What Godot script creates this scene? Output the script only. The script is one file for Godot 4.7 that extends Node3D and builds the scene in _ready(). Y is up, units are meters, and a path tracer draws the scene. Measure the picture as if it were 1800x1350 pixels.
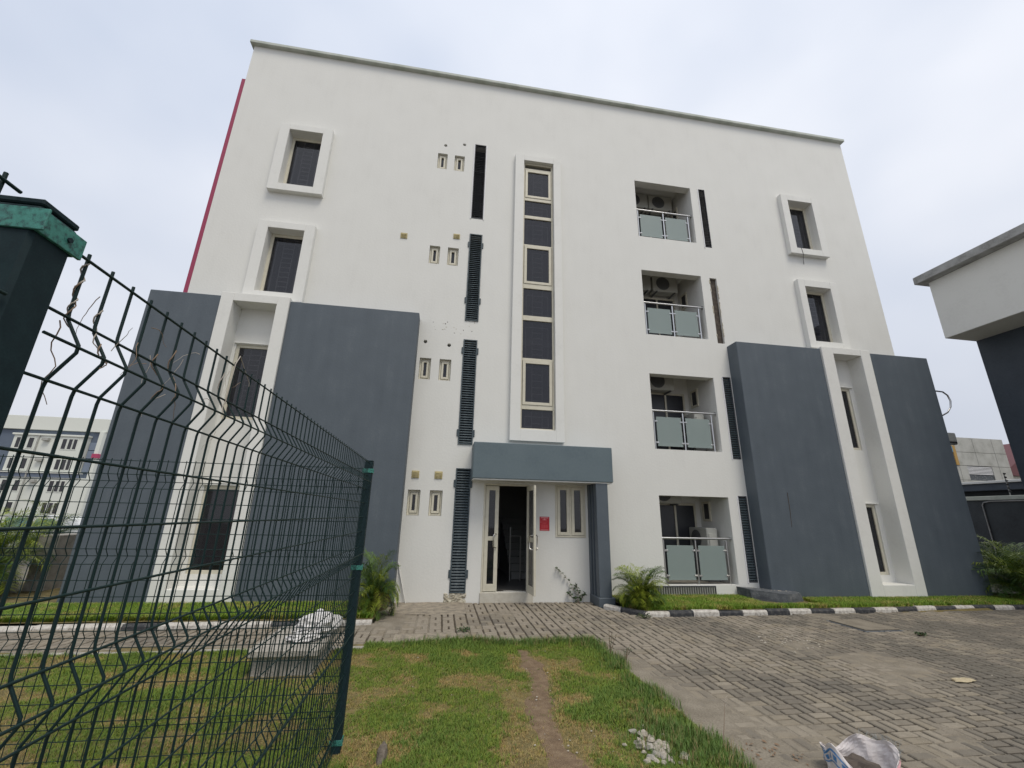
extends Node3D

# ---------------------------------------------------------------- geometry collector
class Geo:
	var v := PackedVector3Array()
	var n := PackedVector3Array()
	var c := PackedColorArray()
	var uv := PackedVector2Array()
	var tint := Color(1, 1, 1)
	var with_colors := false
	var with_uv := false

	func tri3(a: Vector3, b: Vector3, d: Vector3, na: Vector3, nb: Vector3, nd: Vector3) -> void:
		if (b - a).cross(d - a).dot(na + nb + nd) > 0.0:
			v.append(a); v.append(d); v.append(b)
			n.append(na); n.append(nd); n.append(nb)
		else:
			v.append(a); v.append(b); v.append(d)
			n.append(na); n.append(nb); n.append(nd)
		if with_colors:
			c.append(tint); c.append(tint); c.append(tint)

	func tri(a: Vector3, b: Vector3, d: Vector3, nn: Vector3) -> void:
		tri3(a, b, d, nn, nn, nn)

	func flat_tri(a: Vector3, b: Vector3, d: Vector3) -> void:
		var nn := (d - a).cross(b - a).normalized()
		tri3(a, b, d, nn, nn, nn)

	func quad(a: Vector3, b: Vector3, d: Vector3, e: Vector3, nn: Vector3) -> void:
		tri(a, b, d, nn)
		tri(a, d, e, nn)

	func uv_quad(a: Vector3, b: Vector3, d: Vector3, e: Vector3, nn: Vector3, ua: Vector2, ub: Vector2, ud: Vector2, ue: Vector2) -> void:
		with_uv = true
		var flip := (b - a).cross(d - a).dot(nn) > 0.0
		var p := [a, d, b, a, e, d] if flip else [a, b, d, a, d, e]
		var q := [ua, ud, ub, ua, ue, ud] if flip else [ua, ub, ud, ua, ud, ue]
		for i in 6:
			v.append(p[i]); n.append(nn); uv.append(q[i])

	func box(lo: Vector3, hi: Vector3) -> void:
		var x0 := lo.x; var y0 := lo.y; var z0 := lo.z
		var x1 := hi.x; var y1 := hi.y; var z1 := hi.z
		quad(Vector3(x0, y0, z1), Vector3(x1, y0, z1), Vector3(x1, y1, z1), Vector3(x0, y1, z1), Vector3(0, 0, 1))
		quad(Vector3(x0, y0, z0), Vector3(x1, y0, z0), Vector3(x1, y1, z0), Vector3(x0, y1, z0), Vector3(0, 0, -1))
		quad(Vector3(x1, y0, z0), Vector3(x1, y0, z1), Vector3(x1, y1, z1), Vector3(x1, y1, z0), Vector3(1, 0, 0))
		quad(Vector3(x0, y0, z0), Vector3(x0, y0, z1), Vector3(x0, y1, z1), Vector3(x0, y1, z0), Vector3(-1, 0, 0))
		quad(Vector3(x0, y1, z0), Vector3(x1, y1, z0), Vector3(x1, y1, z1), Vector3(x0, y1, z1), Vector3(0, 1, 0))
		quad(Vector3(x0, y0, z0), Vector3(x1, y0, z0), Vector3(x1, y0, z1), Vector3(x0, y0, z1), Vector3(0, -1, 0))

	# box with chamfered edges
	func cbox(lo: Vector3, hi: Vector3, r: float) -> void:
		var m := (lo + hi) / 2.0
		var h := (hi - lo) / 2.0
		r = minf(r, minf(h.x, minf(h.y, h.z)) * 0.45)
		var axes := [Vector3(1, 0, 0), Vector3(0, 1, 0), Vector3(0, 0, 1)]
		for k in 3:
			var a: Vector3 = axes[k]; var b: Vector3 = axes[(k + 1) % 3]; var d: Vector3 = axes[(k + 2) % 3]
			var hb := h[(k + 1) % 3] - r; var hd := h[(k + 2) % 3] - r
			for s: float in [-1.0, 1.0]:
				var o := m + a * h[k] * s
				quad(o - b * hb - d * hd, o + b * hb - d * hd, o + b * hb + d * hd, o - b * hb + d * hd, a * s)
			for s: float in [-1.0, 1.0]:
				for t: float in [-1.0, 1.0]:
					var p := m + b * h[(k + 1) % 3] * s + d * (h[(k + 2) % 3] - r) * t
					var q := m + b * (h[(k + 1) % 3] - r) * s + d * h[(k + 2) % 3] * t
					var ha := h[k] - r
					quad(p - a * ha, p + a * ha, q + a * ha, q - a * ha, (b * s + d * t).normalized())
		for sx: float in [-1.0, 1.0]:
			for sy: float in [-1.0, 1.0]:
				for sz: float in [-1.0, 1.0]:
					var s3 := Vector3(sx, sy, sz)
					var e := m + h * s3
					tri(e - Vector3(0, r * sy, r * sz), e - Vector3(r * sx, 0, r * sz), e - Vector3(r * sx, r * sy, 0), s3.normalized())

	func tube(pts: Array, r0: float, sides := 6, r1 := -1.0, caps := true) -> void:
		if r1 < 0.0:
			r1 = r0
		var cnt := pts.size()
		var rings := []
		var side := Vector3.ZERO
		for i in cnt:
			var d: Vector3
			if i == 0: d = pts[1] - pts[0]
			elif i == cnt - 1: d = pts[i] - pts[i - 1]
			else: d = (pts[i + 1] - pts[i]).normalized() + (pts[i] - pts[i - 1]).normalized()
			d = d.normalized()
			if side == Vector3.ZERO:
				side = d.cross(Vector3(0.31, 0.83, 0.47)).normalized()
			else:
				side = (side - d * side.dot(d)).normalized()
			var up := d.cross(side)
			var r := lerpf(r0, r1, float(i) / float(cnt - 1))
			var ring := []
			for k in sides:
				var a := TAU * k / sides
				var nn := side * cos(a) + up * sin(a)
				ring.append([pts[i] + nn * r, nn])
			rings.append(ring)
		for i in cnt - 1:
			for k in sides:
				var k2 := (k + 1) % sides
				var a: Array = rings[i][k]; var b: Array = rings[i][k2]; var d: Array = rings[i + 1][k2]; var e: Array = rings[i + 1][k]
				tri3(a[0], b[0], d[0], a[1], b[1], d[1])
				tri3(a[0], d[0], e[0], a[1], d[1], e[1])
		if caps:
			for i: int in [0, cnt - 1]:
				var d: Vector3 = (pts[0] - pts[1]).normalized() if i == 0 else (pts[cnt - 1] - pts[cnt - 2]).normalized()
				for k in sides - 2:
					tri(rings[i][0][0], rings[i][k + 1][0], rings[i][k + 2][0], d)

	func disc(o: Vector3, r: float, axis: Vector3, sides := 16, r_in := 0.0) -> void:
		var s := axis.cross(Vector3(0.31, 0.83, 0.47)).normalized()
		var u := axis.cross(s)
		for k in sides:
			var a := TAU * k / sides; var b := TAU * (k + 1) / sides
			var pa := s * cos(a) + u * sin(a); var pb := s * cos(b) + u * sin(b)
			if r_in > 0.0:
				quad(o + pa * r_in, o + pa * r, o + pb * r, o + pb * r_in, axis)
			else:
				tri(o, o + pa * r, o + pb * r, axis)

	# polygon (points in order round the outline) pushed along d
	func prism(poly: Array, d: Vector3) -> void:
		var mid := Vector3.ZERO
		for p: Vector3 in poly: mid += p
		mid /= poly.size()
		var dn := d.normalized()
		for i in poly.size():
			var a: Vector3 = poly[i]; var b: Vector3 = poly[(i + 1) % poly.size()]
			tri(mid, a, b, -dn)
			tri(mid + d, a + d, b + d, dn)
			var nn := (b - a).cross(d).normalized()
			if nn.dot((a + b) / 2.0 - mid) < 0.0: nn = -nn
			quad(a, b, b + d, a + d, nn)

	# closed lump: a sphere pushed about by noise
	func lump(o: Vector3, rad: Vector3, noise: FastNoiseLite, amount: float, rows := 7, cols := 10, keep_bottom := true) -> void:
		var grid := []
		for i in rows + 1:
			var th := PI * i / rows
			var row := []
			for k in cols:
				var ph := TAU * k / cols
				var dvec := Vector3(sin(th) * cos(ph), cos(th), sin(th) * sin(ph))
				var f := 1.0 + amount * noise.get_noise_3dv((dvec + o) * 60.0)
				var p := o + dvec * rad * f
				if keep_bottom: p.y = maxf(p.y, o.y - rad.y * 0.55)
				row.append(p)
			grid.append(row)
		for i in rows:
			for k in cols:
				var a: Vector3 = grid[i][k]; var b: Vector3 = grid[i][(k + 1) % cols]
				var d: Vector3 = grid[i + 1][(k + 1) % cols]; var e: Vector3 = grid[i + 1][k]
				var nn := (a + b + d + e) / 4.0 - o
				if i > 0: _out(a, b, d, nn)
				if i < rows - 1: _out(a, d, e, nn)

	func _out(a: Vector3, b: Vector3, d: Vector3, about: Vector3) -> void:
		var nn := (d - a).cross(b - a)
		if nn.length() < 1e-12: return
		nn = nn.normalized()
		if nn.dot(about) < 0.0: nn = -nn
		tri(a, b, d, nn)

	func mesh() -> ArrayMesh:
		var arr := []
		arr.resize(Mesh.ARRAY_MAX)
		arr[Mesh.ARRAY_VERTEX] = v
		arr[Mesh.ARRAY_NORMAL] = n
		if with_colors: arr[Mesh.ARRAY_COLOR] = c
		if with_uv: arr[Mesh.ARRAY_TEX_UV] = uv
		var m := ArrayMesh.new()
		m.add_surface_from_arrays(Mesh.PRIMITIVE_TRIANGLES, arr)
		return m

# ---------------------------------------------------------------- scene helpers
var M := {}
var origin_of := {}
var taken := {}
var cam: Camera3D
var rng := RandomNumberGenerator.new()
var bumpy := FastNoiseLite.new()

func next_name(under: Node, called: String) -> String:
	var key := str(under.get_instance_id()) + called
	var k: int = taken.get(key, 0)
	taken[key] = k + 1
	return called if k == 0 else "%s_%03d" % [called, k]

func thing(called: String, label: String, category: String, at := Vector3.ZERO, group := "") -> Node3D:
	var o := Node3D.new()
	o.name = next_name(self, called)
	add_child(o, true)
	o.position = at
	origin_of[o] = at
	tag(o, label, category, group)
	return o

func tag(o: Node, label := "", category := "", group := "", kind := "") -> void:
	if label: o.set_meta("label", label)
	if category: o.set_meta("category", category)
	if group: o.set_meta("group", group)
	if kind: o.set_meta("kind", kind)

# a mesh whose points are in world coordinates
func part(under: Node, called: String, g: Geo, m: Material) -> MeshInstance3D:
	var o := MeshInstance3D.new()
	o.name = next_name(under, called)
	o.mesh = g.mesh()
	o.material_override = m
	o.cast_shadow = GeometryInstance3D.SHADOW_CASTING_SETTING_ON
	under.add_child(o, true)
	o.position = -origin_of.get(under, Vector3.ZERO)
	origin_of[o] = Vector3.ZERO
	return o

# a shared mesh, put at a world position
func put(under: Node, called: String, mesh: Mesh, m: Material, at: Vector3, turn := Basis.IDENTITY) -> MeshInstance3D:
	var o := MeshInstance3D.new()
	o.name = next_name(under, called)
	o.mesh = mesh
	o.material_override = m
	under.add_child(o, true)
	o.transform = Transform3D(turn, at - origin_of.get(under, Vector3.ZERO))
	origin_of[o] = at
	return o

func holder(under: Node, called: String) -> Node3D:
	var o := Node3D.new()
	o.name = next_name(under, called)
	under.add_child(o, true)
	o.position = -origin_of.get(under, Vector3.ZERO)
	origin_of[o] = Vector3.ZERO
	return o

func setting(called: String, g: Geo, m: Material) -> MeshInstance3D:
	var o := part(self, called, g, m)
	tag(o, "", "", "", "structure")
	return o

func V(x: float, y: float, z: float) -> Vector3:
	return Vector3(x, y, z)

func boxgeo(x0: float, x1: float, y0: float, y1: float, z0: float, z1: float, r := 0.0) -> Geo:
	var g := Geo.new()
	if r > 0.0: g.cbox(V(x0, y0, z0), V(x1, y1, z1), r)
	else: g.box(V(x0, y0, z0), V(x1, y1, z1))
	return g

# ---------------------------------------------------------------- textures and materials
func noise_bytes(size: int, seed_no: int, freq: float, octaves: int, stretch := 1.0) -> PackedByteArray:
	var f := FastNoiseLite.new()
	f.seed = seed_no
	f.noise_type = FastNoiseLite.TYPE_SIMPLEX_SMOOTH
	f.frequency = freq
	f.fractal_octaves = octaves
	var im := f.get_seamless_image(size, int(size * stretch), false, false, 0.15, true)
	im.convert(Image.FORMAT_L8)
	if stretch != 1.0: im.resize(size, size, Image.INTERPOLATE_BILINEAR)
	return im.get_data()

# layers: [[seed, freq, octaves, weight, stretch], ...]; stops: linear colours along the mixed value
func ramp_tex(size: int, layers: Array, stops: Array, contrast := 1.0) -> ImageTexture:
	var lut := PackedByteArray()
	for i in 256:
		var t := clampf((i / 255.0 - 0.5) * contrast + 0.5, 0.0, 1.0) * (stops.size() - 1)
		var k := mini(int(t), stops.size() - 2)
		var col: Color = (stops[k] as Color).lerp(stops[k + 1], t - k).linear_to_srgb()
		lut.append(clampi(int(col.r * 255.0 + 0.5), 0, 255))
		lut.append(clampi(int(col.g * 255.0 + 0.5), 0, 255))
		lut.append(clampi(int(col.b * 255.0 + 0.5), 0, 255))
	var data := []
	var weight := []
	for l: Array in layers:
		data.append(noise_bytes(size, l[0], l[1], l[2], l[4] if l.size() > 4 else 1.0))
		weight.append(float(l[3]))
	var out := PackedByteArray()
	out.resize(size * size * 3)
	var d0: PackedByteArray = data[0]
	var w0: float = weight[0]
	var d1: PackedByteArray = data[1] if data.size() > 1 else d0
	var w1: float = weight[1] if data.size() > 1 else 0.0
	var d2: PackedByteArray = data[2] if data.size() > 2 else d0
	var w2: float = weight[2] if data.size() > 2 else 0.0
	for i in size * size:
		var k := clampi(int(d0[i] * w0 + d1[i] * w1 + d2[i] * w2), 0, 255) * 3
		var o := i * 3
		out[o] = lut[k]; out[o + 1] = lut[k + 1]; out[o + 2] = lut[k + 2]
	var im := Image.create_from_data(size, size, false, Image.FORMAT_RGB8, out)
	return ImageTexture.create_from_image(im)

func height_tex(size: int, seed_no: int, freq: float, octaves: int) -> ImageTexture:
	var im := Image.create_from_data(size, size, false, Image.FORMAT_L8, noise_bytes(size, seed_no, freq, octaves))
	return ImageTexture.create_from_image(im)

func plain(called: String, col: Color, rough: float, metal := 0.0) -> StandardMaterial3D:
	var m := StandardMaterial3D.new()
	m.resource_name = called
	m.albedo_color = col.linear_to_srgb()
	m.roughness = rough
	m.metallic = metal
	M[called] = m
	return m

func textured(called: String, tex: Texture2D, scale: Vector3, rough: float, bump: Texture2D = null, cm := 0.0) -> StandardMaterial3D:
	var m := StandardMaterial3D.new()
	m.resource_name = called
	m.albedo_texture = tex
	m.roughness = rough
	m.uv1_triplanar = true
	m.uv1_world_triplanar = true
	m.uv1_scale = scale
	if bump:
		m.heightmap_enabled = true
		m.heightmap_texture = bump
		m.heightmap_scale = cm
	M[called] = m
	return m

func glassy(called: String, col: Color, alpha: float, rough: float) -> StandardMaterial3D:
	var m := plain(called, col, rough)
	m.transparency = BaseMaterial3D.TRANSPARENCY_ALPHA
	var a := m.albedo_color
	a.a = alpha
	m.albedo_color = a
	return m

func C(r: float, g: float, b: float) -> Color:
	return Color(r, g, b)

func make_materials() -> void:
	var grain := height_tex(512, 11, 0.09, 4)
	var coarse := height_tex(512, 12, 0.02, 5)
	# painted render: faint mottling and rain marks
	textured("wall_paint", ramp_tex(512, [[21, 0.006, 4, 0.45], [22, 0.03, 3, 0.25, 0.12], [23, 0.15, 2, 0.3]],
		[C(0.63, 0.629, 0.60), C(0.675, 0.674, 0.645), C(0.69, 0.689, 0.66), C(0.705, 0.704, 0.677)], 1.1), V(0.3, 0.3, 0.3), 0.8, grain, 0.12)
	textured("trim_paint", ramp_tex(256, [[24, 0.01, 4, 0.6], [25, 0.08, 3, 0.4]], [C(0.65, 0.649, 0.62), C(0.70, 0.699, 0.67), C(0.71, 0.709, 0.682)], 1.1), V(0.5, 0.5, 0.5), 0.75, grain, 0.08)
	textured("slate_paint", ramp_tex(512, [[26, 0.008, 4, 0.4], [27, 0.02, 3, 0.35, 0.06], [28, 0.12, 2, 0.25]],
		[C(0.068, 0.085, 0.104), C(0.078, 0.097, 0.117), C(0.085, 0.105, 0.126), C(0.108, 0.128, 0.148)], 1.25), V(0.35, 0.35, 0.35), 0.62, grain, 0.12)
	textured("canopy_paint", ramp_tex(256, [[29, 0.01, 4, 0.6], [30, 0.1, 3, 0.4]], [C(0.088, 0.122, 0.142), C(0.105, 0.142, 0.162), C(0.115, 0.153, 0.172)], 1.2), V(0.5, 0.5, 0.5), 0.6, grain, 0.1)
	textured("coping_paint", ramp_tex(256, [[31, 0.02, 4, 0.7], [32, 0.1, 3, 0.3]], [C(0.36, 0.39, 0.34), C(0.45, 0.48, 0.43), C(0.52, 0.54, 0.5)], 1.1), V(0.4, 0.4, 0.4), 0.8)
	textured("concrete", ramp_tex(512, [[33, 0.01, 5, 0.6], [34, 0.09, 3, 0.4]], [C(0.20, 0.19, 0.165), C(0.33, 0.31, 0.275), C(0.43, 0.41, 0.37)], 1.3), V(0.9, 0.9, 0.9), 0.9, grain, 0.4)
	textured("sandy_concrete", ramp_tex(512, [[91, 0.012, 5, 0.6], [92, 0.1, 3, 0.4]], [C(0.13, 0.115, 0.10), C(0.26, 0.225, 0.175), C(0.34, 0.30, 0.24)], 1.4), V(0.8, 0.8, 0.8), 0.93, grain, 0.5)
	textured("rough_plaster", ramp_tex(256, [[35, 0.03, 5, 0.7], [36, 0.15, 3, 0.3]], [C(0.26, 0.23, 0.17), C(0.42, 0.39, 0.31), C(0.52, 0.5, 0.42)], 1.4), V(1.6, 1.6, 1.6), 0.95, coarse, 1.4)
	textured("bare_render", ramp_tex(256, [[37, 0.02, 5, 0.7], [38, 0.12, 3, 0.3]], [C(0.045, 0.036, 0.03), C(0.075, 0.06, 0.05), C(0.11, 0.09, 0.072)], 1.4), V(1.2, 1.2, 1.2), 0.95, coarse, 0.8)
	textured("sand", ramp_tex(512, [[39, 0.008, 5, 0.5], [40, 0.12, 4, 0.5]], [C(0.125, 0.106, 0.08), C(0.195, 0.17, 0.132), C(0.27, 0.24, 0.195)], 1.3), V(0.7, 0.7, 0.7), 0.97, grain, 0.7)
	textured("joint_dirt", ramp_tex(512, [[93, 0.01, 5, 0.5], [94, 0.14, 4, 0.5]], [C(0.045, 0.035, 0.025), C(0.075, 0.06, 0.043), C(0.12, 0.098, 0.07)], 1.3), V(0.9, 0.9, 0.9), 0.97)
	textured("soil", ramp_tex(512, [[41, 0.012, 5, 0.5], [42, 0.14, 4, 0.5]], [C(0.07, 0.06, 0.02), C(0.14, 0.112, 0.042), C(0.24, 0.185, 0.08)], 1.4), V(0.9, 0.9, 0.9), 0.97, grain, 0.9)
	textured("bare_soil", ramp_tex(512, [[43, 0.012, 5, 0.5], [44, 0.14, 4, 0.5]], [C(0.095, 0.062, 0.036), C(0.165, 0.112, 0.068), C(0.245, 0.182, 0.115)], 1.4), V(1.2, 1.2, 1.2), 0.97, grain, 0.9)
	textured("far_ground", ramp_tex(512, [[45, 0.01, 5, 0.5], [46, 0.14, 4, 0.5]], [C(0.10, 0.088, 0.07), C(0.15, 0.132, 0.108), C(0.2, 0.178, 0.148)], 1.2), V(0.25, 0.25, 0.25), 0.95)
	# paving blocks: a few tones, one grain
	var block_grain := ramp_tex(512, [[47, 0.012, 4, 0.4], [48, 0.11, 4, 0.6]], [C(0.60, 0.59, 0.58), C(0.86, 0.86, 0.85), C(1.0, 1.0, 0.99)], 1.3)
	var tones := [C(0.238, 0.208, 0.166), C(0.213, 0.187, 0.151), C(0.19, 0.168, 0.137), C(0.256, 0.222, 0.172), C(0.173, 0.153, 0.126), C(0.226, 0.199, 0.16), C(0.152, 0.136, 0.113), C(0.285, 0.25, 0.20)]
	M["tones"] = tones
	for k in tones.size():
		var m := textured("block_%d" % k, block_grain, V(1.3, 1.3, 1.3), 0.9, grain, 0.35)
		m.albedo_color = (tones[k] as Color).linear_to_srgb()
	var many := textured("block_many", block_grain, V(1.3, 1.3, 1.3), 0.9, grain, 0.35)
	many.vertex_color_use_as_albedo = true
	textured("kerb_white", ramp_tex(256, [[49, 0.03, 5, 0.6], [50, 0.14, 3, 0.4]], [C(0.14, 0.12, 0.10), C(0.44, 0.41, 0.37), C(0.54, 0.52, 0.48), C(0.60, 0.58, 0.54)], 1.6), V(1.5, 1.5, 1.5), 0.9, grain, 0.6)
	textured("kerb_black", ramp_tex(256, [[51, 0.03, 5, 0.6], [52, 0.14, 3, 0.4]], [C(0.018, 0.02, 0.024), C(0.03, 0.033, 0.038), C(0.05, 0.052, 0.056), C(0.17, 0.155, 0.135)], 1.6), V(1.5, 1.5, 1.5), 0.85, grain, 0.6)
	textured("dark_concrete", ramp_tex(256, [[53, 0.02, 5, 0.5], [54, 0.2, 3, 0.5]], [C(0.04, 0.046, 0.055), C(0.066, 0.074, 0.085), C(0.10, 0.11, 0.12), C(0.32, 0.32, 0.32)], 1.5), V(1.3, 1.3, 1.3), 0.9, grain, 0.7)
	textured("stone_chip", ramp_tex(256, [[55, 0.02, 5, 0.6], [56, 0.14, 3, 0.4]], [C(0.22, 0.19, 0.15), C(0.40, 0.36, 0.30), C(0.52, 0.49, 0.43)], 1.3), V(5, 5, 5), 0.95, grain, 0.4)
	textured("yellow_stone", ramp_tex(128, [[88, 0.03, 4, 1.0]], [C(0.34, 0.28, 0.18), C(0.48, 0.42, 0.29)], 1.2), V(4, 4, 4), 0.95)
	textured("brown_stone", ramp_tex(256, [[57, 0.02, 5, 0.6], [58, 0.14, 3, 0.4]], [C(0.08, 0.066, 0.052), C(0.155, 0.13, 0.105), C(0.23, 0.2, 0.165)], 1.3), V(4, 4, 4), 0.95, grain, 0.5)
	textured("ivory_frame", ramp_tex(256, [[59, 0.02, 4, 0.6], [60, 0.16, 3, 0.4]], [C(0.50, 0.47, 0.38), C(0.58, 0.55, 0.45), C(0.63, 0.60, 0.50)], 1.1), V(1.2, 1.2, 1.2), 0.5)
	textured("vent_plastic", ramp_tex(128, [[61, 0.03, 4, 1.0]], [C(0.34, 0.28, 0.12), C(0.52, 0.45, 0.25)], 1.2), V(2, 2, 2), 0.6)
	textured("louver_paint", ramp_tex(256, [[62, 0.02, 4, 0.5], [63, 0.2, 3, 0.5]], [C(0.022, 0.034, 0.042), C(0.04, 0.058, 0.07), C(0.055, 0.078, 0.092), C(0.22, 0.25, 0.26)], 1.25), V(1.5, 1.5, 1.5), 0.55)
	textured("louver_black", ramp_tex(128, [[64, 0.03, 4, 1.0]], [C(0.03, 0.033, 0.042), C(0.06, 0.064, 0.075)], 1.2), V(1.5, 1.5, 1.5), 0.55)
	plain("white_edge", C(0.68, 0.68, 0.69), 0.45)
	glassy("tinted_glass", C(0.010, 0.011, 0.018), 0.55, 0.03)
	glassy("stair_glass", C(0.014, 0.014, 0.021), 0.6, 0.05)
	glassy("frosted_glass", C(0.28, 0.34, 0.33), 0.76, 0.42)
	textured("step_paint", ramp_tex(256, [[86, 0.02, 5, 0.6], [87, 0.1, 3, 0.4]], [C(0.42, 0.39, 0.33), C(0.50, 0.475, 0.41), C(0.55, 0.53, 0.47)], 1.2), V(1.1, 1.1, 1.1), 0.85, grain, 0.3)
	glassy("car_glass", C(0.16, 0.30, 0.29), 0.8, 0.05)
	plain("grille_bar", C(0.72, 0.72, 0.76), 0.6)
	plain("steel", C(0.55, 0.55, 0.55), 0.28, 1.0)
	plain("chrome", C(0.62, 0.60, 0.56), 0.18, 1.0)
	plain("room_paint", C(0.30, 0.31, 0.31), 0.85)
	plain("dark_door", C(0.03, 0.033, 0.04), 0.3)
	plain("lobby_floor", C(0.09, 0.09, 0.095), 0.35)
	plain("ac_white", C(0.46, 0.46, 0.42), 0.45)
	plain("ac_grey", C(0.13, 0.135, 0.14), 0.55)
	plain("black_rubber", C(0.015, 0.015, 0.016), 0.7)
	(plain("fence_wire", C(0.006, 0.022, 0.022), 0.5) as StandardMaterial3D).metallic_specular = 0.35
	textured("fence_post", ramp_tex(256, [[65, 0.02, 4, 0.6], [66, 0.2, 3, 0.4]], [C(0.005, 0.015, 0.020), C(0.007, 0.021, 0.026), C(0.011, 0.030, 0.035)], 1.2), V(4, 4, 4), 0.7)
	(M.fence_post as StandardMaterial3D).metallic_specular = 0.35
	textured("fence_clamp", ramp_tex(256, [[67, 0.03, 4, 0.7], [68, 0.2, 3, 0.3]], [C(0.012, 0.05, 0.05), C(0.04, 0.20, 0.165), C(0.055, 0.26, 0.215)], 1.8), V(9, 9, 9), 0.5)
	plain("pink_paint", C(0.30, 0.032, 0.085), 0.6)
	textured("notice_print", notice_tex(), V(1, 1, 1), 0.5)
	(M["notice_print"] as StandardMaterial3D).uv1_triplanar = false
	plain("dry_stem", C(0.24, 0.17, 0.12), 0.9)
	plain("pale_stem", C(0.42, 0.38, 0.33), 0.9)
	plain("palm_stem", C(0.16, 0.135, 0.06), 0.8)
	plain("dead_leaf", C(0.20, 0.13, 0.08), 0.9)
	for a: Array in [["palm_dark", C(0.035, 0.08, 0.013)], ["palm_mid", C(0.075, 0.135, 0.017)], ["palm_light", C(0.20, 0.245, 0.024)]]:
		var m := plain(a[0], a[1], 0.5)
		m.backlight_enabled = true
		m.backlight = (a[1] as Color) * 1.5
	var lf := plain("small_leaf", C(0.03, 0.06, 0.018), 0.6)
	lf.backlight_enabled = true
	lf.backlight = C(0.04, 0.07, 0.02)
	var gm := plain("grass_blade", C(1, 1, 1), 0.65)
	gm.vertex_color_use_as_albedo = true
	gm.backlight_enabled = true
	gm.backlight = C(0.35, 0.4, 0.2)
	textured("panel_grey", ramp_tex(256, [[69, 0.01, 4, 0.7], [70, 0.1, 3, 0.3]], [C(0.25, 0.25, 0.225), C(0.35, 0.35, 0.325), C(0.39, 0.39, 0.365)], 1.2), V(0.4, 0.4, 0.4), 0.6)
	textured("perimeter_paint", ramp_tex(256, [[71, 0.01, 4, 0.6], [72, 0.1, 3, 0.4]], [C(0.022, 0.027, 0.032), C(0.034, 0.042, 0.05), C(0.045, 0.055, 0.062)], 1.2), V(0.4, 0.4, 0.4), 0.7)
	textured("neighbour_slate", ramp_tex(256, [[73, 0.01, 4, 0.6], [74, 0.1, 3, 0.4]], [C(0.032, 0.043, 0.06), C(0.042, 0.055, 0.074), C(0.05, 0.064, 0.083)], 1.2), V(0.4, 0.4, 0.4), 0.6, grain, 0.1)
	textured("eave_concrete", ramp_tex(256, [[75, 0.02, 5, 0.7], [76, 0.12, 3, 0.3]], [C(0.2, 0.2, 0.19), C(0.32, 0.32, 0.315), C(0.4, 0.4, 0.4)], 1.4), V(0.5, 0.5, 0.5), 0.85)
	plain("far_white", C(0.66, 0.68, 0.63), 0.8)
	plain("far_slate", C(0.11, 0.14, 0.19), 0.7)
	plain("far_slate_pale", C(0.18, 0.22, 0.29), 0.7)
	plain("far_window", C(0.03, 0.03, 0.035), 0.2)
	plain("far_red", C(0.40, 0.05, 0.12), 0.6)
	plain("orange_paint", C(0.33, 0.2, 0.05), 0.6)
	plain("blue_paint", C(0.10, 0.26, 0.42), 0.5)
	plain("maroon_roof", C(0.115, 0.04, 0.045), 0.7)
	plain("car_white", C(0.72, 0.73, 0.74), 0.25)
	textured("sack_cloth", ramp_tex(256, [[77, 0.02, 4, 0.6], [78, 0.2, 3, 0.4]], [C(0.52, 0.46, 0.45), C(0.68, 0.63, 0.62), C(0.75, 0.71, 0.70)], 1.3), V(5, 5, 5), 0.55, grain, 0.3)
	textured("pink_sack_cloth", ramp_tex(256, [[79, 0.02, 4, 0.6], [80, 0.2, 3, 0.4]], [C(0.50, 0.22, 0.24), C(0.64, 0.36, 0.38), C(0.70, 0.5, 0.5)], 1.3), V(5, 5, 5), 0.55, grain, 0.3)
	textured("dirty_white", ramp_tex(256, [[81, 0.02, 5, 0.6], [82, 0.12, 3, 0.4]], [C(0.3, 0.28, 0.26), C(0.60, 0.59, 0.58), C(0.72, 0.71, 0.71)], 1.3), V(1.5, 1.5, 1.5), 0.75, coarse, 0.6)
	plain("print_blue", C(0.06, 0.20, 0.42), 0.55)
	plain("grey_fibre", C(0.28, 0.3, 0.3), 0.8)
	plain("pvc_white", C(0.66, 0.65, 0.62), 0.5)
	plain("lens_grey", C(0.35, 0.36, 0.34), 0.2)

func notice_tex() -> ImageTexture:
	# red notice with a white heading, a small sign and pale lines of print
	var im := Image.create(96, 148, false, Image.FORMAT_RGB8)
	im.fill(Color(0.70, 0.09, 0.15))
	var w := Color(0.93, 0.72, 0.73)
	var p := Color(0.86, 0.36, 0.38)
	im.fill_rect(Rect2i(10, 7, 76, 7), w)
	for k in 13: im.fill_rect(Rect2i(14 + k * 6, 7, 1, 7), Color(0.70, 0.09, 0.15))
	im.fill_rect(Rect2i(41, 19, 5, 10), w); im.fill_rect(Rect2i(50, 19, 5, 10), w)
	im.fill_rect(Rect2i(26, 31, 44, 4), w)
	for k in 11: im.fill_rect(Rect2i(29 + k * 4, 31, 1, 4), Color(0.70, 0.09, 0.15))
	im.fill_rect(Rect2i(8, 44, 4, 5), w); im.fill_rect(Rect2i(8, 58, 4, 5), w)
	im.fill_rect(Rect2i(16, 45, 60, 2), p); im.fill_rect(Rect2i(16, 59, 54, 2), p)
	im.fill_rect(Rect2i(28, 70, 36, 3), p)
	im.fill_rect(Rect2i(48, 82, 5, 40), p)
	for k in 7: im.fill_rect(Rect2i(14, 84 + k * 6, 28, 2), p)
	for k in 6: im.fill_rect(Rect2i(58, 86 + k * 6, 24, 2), p)
	im.fill_rect(Rect2i(8, 138, 80, 4), w)
	return ImageTexture.create_from_image(im)

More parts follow.
